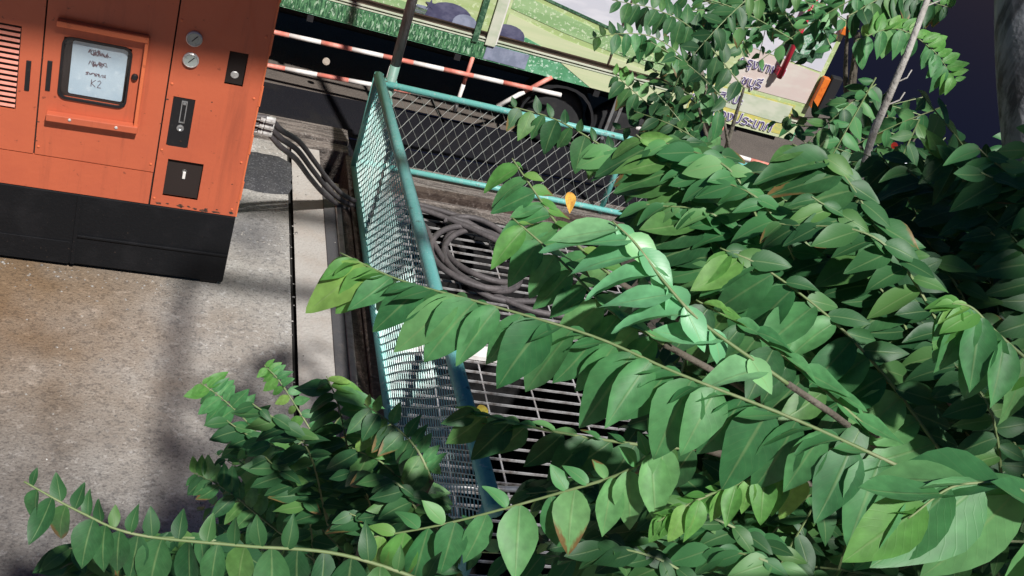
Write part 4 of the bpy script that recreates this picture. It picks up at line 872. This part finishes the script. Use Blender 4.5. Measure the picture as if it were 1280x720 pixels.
#t4.frond([(1010, 20), (960, 30), (925, 70), (905, 110)], 2.5, 2.45, 13, (42, 32), [((-.85, .4), (-.9, .3), CAMF, 'leaf', 1), ((.8, .5), (.8, .5), CAMF, 'leaf', .8)])
t4.frond([(1070, 50), (1120, 36), (1165, 62), (1196, 104)], 2.3, 2.3, 17, (37, 29), [((-.1, 1), (-.5, .8), CAMF, 'leaf', 1), ((.4, -.8), (.9, -.2), CAMF, 'leaf_young', .8)])
t4.frond([(1060, 20), (1110, -5), (1150, 0), (1190, 10)], 2.4, 2.4, 13, (37, 30), [((0, 1), (-.1, 1), CAMF, 'leaf_dark', 1), ((.2, -.9), (.3, -.9), CAMF, 'leaf', .8)])
#t3.frond([(1000, 210), (960, 190), (930, 195), (905, 215)], 2.3, 2.3, 10, (45, 35), [((-.2, .95), (-.6, .8), CAMF, 'leaf', 1), ((-.5, -.6), (-.8, -.4), CAMF, 'leaf_young', .7)])
t3.fill([(850, -10), (1080, -10), (1090, 30), (1030, 30), (960, 40), (870, 40)], 30, (2.4, 3.0), .045, 12, ['leaf', 'leaf_dark'], tree_limb=False)
t3.fill([(835, 80), (865, 75), (868, 130), (850, 170), (860, 250), (840, 270)], 14, (2.3, 2.9), .046, 12, ['leaf_dark', 'leaf_dark', 'leaf'])
t4.fill([(1040, 150), (1080, 110), (1110, 120), (1110, 180), (1170, 225), (1290, 190), (1290, 300), (1030, 280), (1020, 220)], 75, (2.3, 3.0), .048, 13, ['leaf_dark', 'leaf_dark', 'leaf'])
t4.fill([(1290, 180), (1150, 240), (1000, 290), (900, 330), (840, 420), (820, 560), (1290, 700)], 60, (2.8, 3.6), .066, 14, ['leaf_dark'], tree_limb=False)
t3.finish(); t4.finish()

# dry leaves and small things glimpsed through the foliage
dry = mat('dry_leaf', (0.62, 0.36, 0.05), 0.6, noise=[(40, .45, .65, (.45, .16, .03), .8, 3)])
yel = mat('yellow_leaf', (0.62, 0.52, 0.07), 0.6, noise=[(40, .45, .65, (.5, .32, .05), .8, 3)])
V, UV, Q = SHAPES[3]
for (x, y, d, ln, m, lab, dr) in ((712, 240, 7.2, .13, dry, 'orange dry leaf caught on the far mesh fence', (.1, -1, .4)), (600, 506, 5.9, .11, yel, 'yellow fallen leaf lying on the grating beside the blue rail', (.3, -.8, .5)), (352, 539, 5.0, .09, yel, 'yellow leaf on the concrete joint behind the sapling', (1, .1, .3))):
    x_, L, nz = frame(camdir(dr), camdir((.2, .5, 1))); me = bpy.data.meshes.new('dry_leaf'); me.from_pydata((ln * (V[:, :1] * x_ + V[:, 1:2] * L + V[:, 2:] * nz)).tolist(), [], Q); me.update(); me.materials.append(m)
    o = bpy.data.objects.new('dry_leaf', me); COL.objects.link(o); o.location = tuple(at(x, y, d)); tag(o, lab, 'leaf', 'fallen leaves')
def lamp(x, y, d, r, m, lab, nm):
    o = MB().lathe([(r * .35, -r * .9), (r * .8, -r * .6), (r, 0), (r * .8, r * .6), (r * .35, r * .9)], (0, 0, 0), (0, 0, 1), 12).build(nm, M[m], smooth=True)
    o.location = tuple(at(x, y, d)); 
    e = empty('small_lamp', tuple(at(x, y, d))); o.parent = e; o.location = (0, 0, 0)
    gz_ = Vector((0, 0, -at(x, y, d)[2])); MB().tube([Vector((0, 0, -r * .8)), gz_], .0025, 6).build('lamp_stake', M['black'], e)
    tag(e, lab, 'lamp', 'small lamps glimpsed through the leaves')
lamp(1245, 421, 2.2, .011, 'lamp_white', 'bright white lamp glinting through the dark leaves beside the right edge', 'lamp_globe')
lamp(1236, 405, 2.25, .006, 'lamp_white', 'faint white lamp just above the brightest white lamp', 'lamp_globe')
lamp(1118, 182, 2.6, .008, 'lamp_red', 'red lamp among leaves below the bare stick', 'lamp_globe')
lamp(1096, 231, 2.5, .008, 'lamp_red', 'small round red lamp among dark leaves, lower than the larger red one', 'lamp_globe')
lamp(1130, 203, 2.5, .007, 'lamp_white', 'white lamp glinting beside the red lamp below the stick', 'lamp_globe')

# grit and litter on the concrete
b = MB()
for k in range(420):
    u = random.random()
    if u < .35: x, y = random.gauss(.84, .05), random.uniform(3.2, 7.4)
    elif u < .6: x, y = random.uniform(-1.2, .5), 5.62 - abs(random.gauss(0, .09))
    elif u < .75: x, y = random.gauss(.62, .2), random.uniform(6.2, 7.0)
    else: x, y = random.uniform(-1.2, .85), random.uniform(3.2, 5.5)
    r = random.uniform(.003, .009) * (1.6 if random.random() < .06 else 1); i = len(b.v); a0 = random.random() * 6
    b.v += [(x + r * math.cos(a0 + q * 1.256) * random.uniform(.7, 1.3), y + r * math.sin(a0 + q * 1.256) * random.uniform(.7, 1.3), .0005) for q in range(5)] + [(x + random.uniform(-.3, .3) * r, y, r * random.uniform(.6, 1.1))]
    b.f += [(i + q, i + (q + 1) % 5, i + 5) for q in range(5)]
tag(b.build('gravel', mat('grit', (.34, .32, .29), .9, noise=[(90, .45, .6, (.10, .09, .085), .9, 2), (60, .6, .7, (.65, .63, .6), .8, 2)])), 'loose grit scattered over the concrete', 'gravel', kind='stuff')
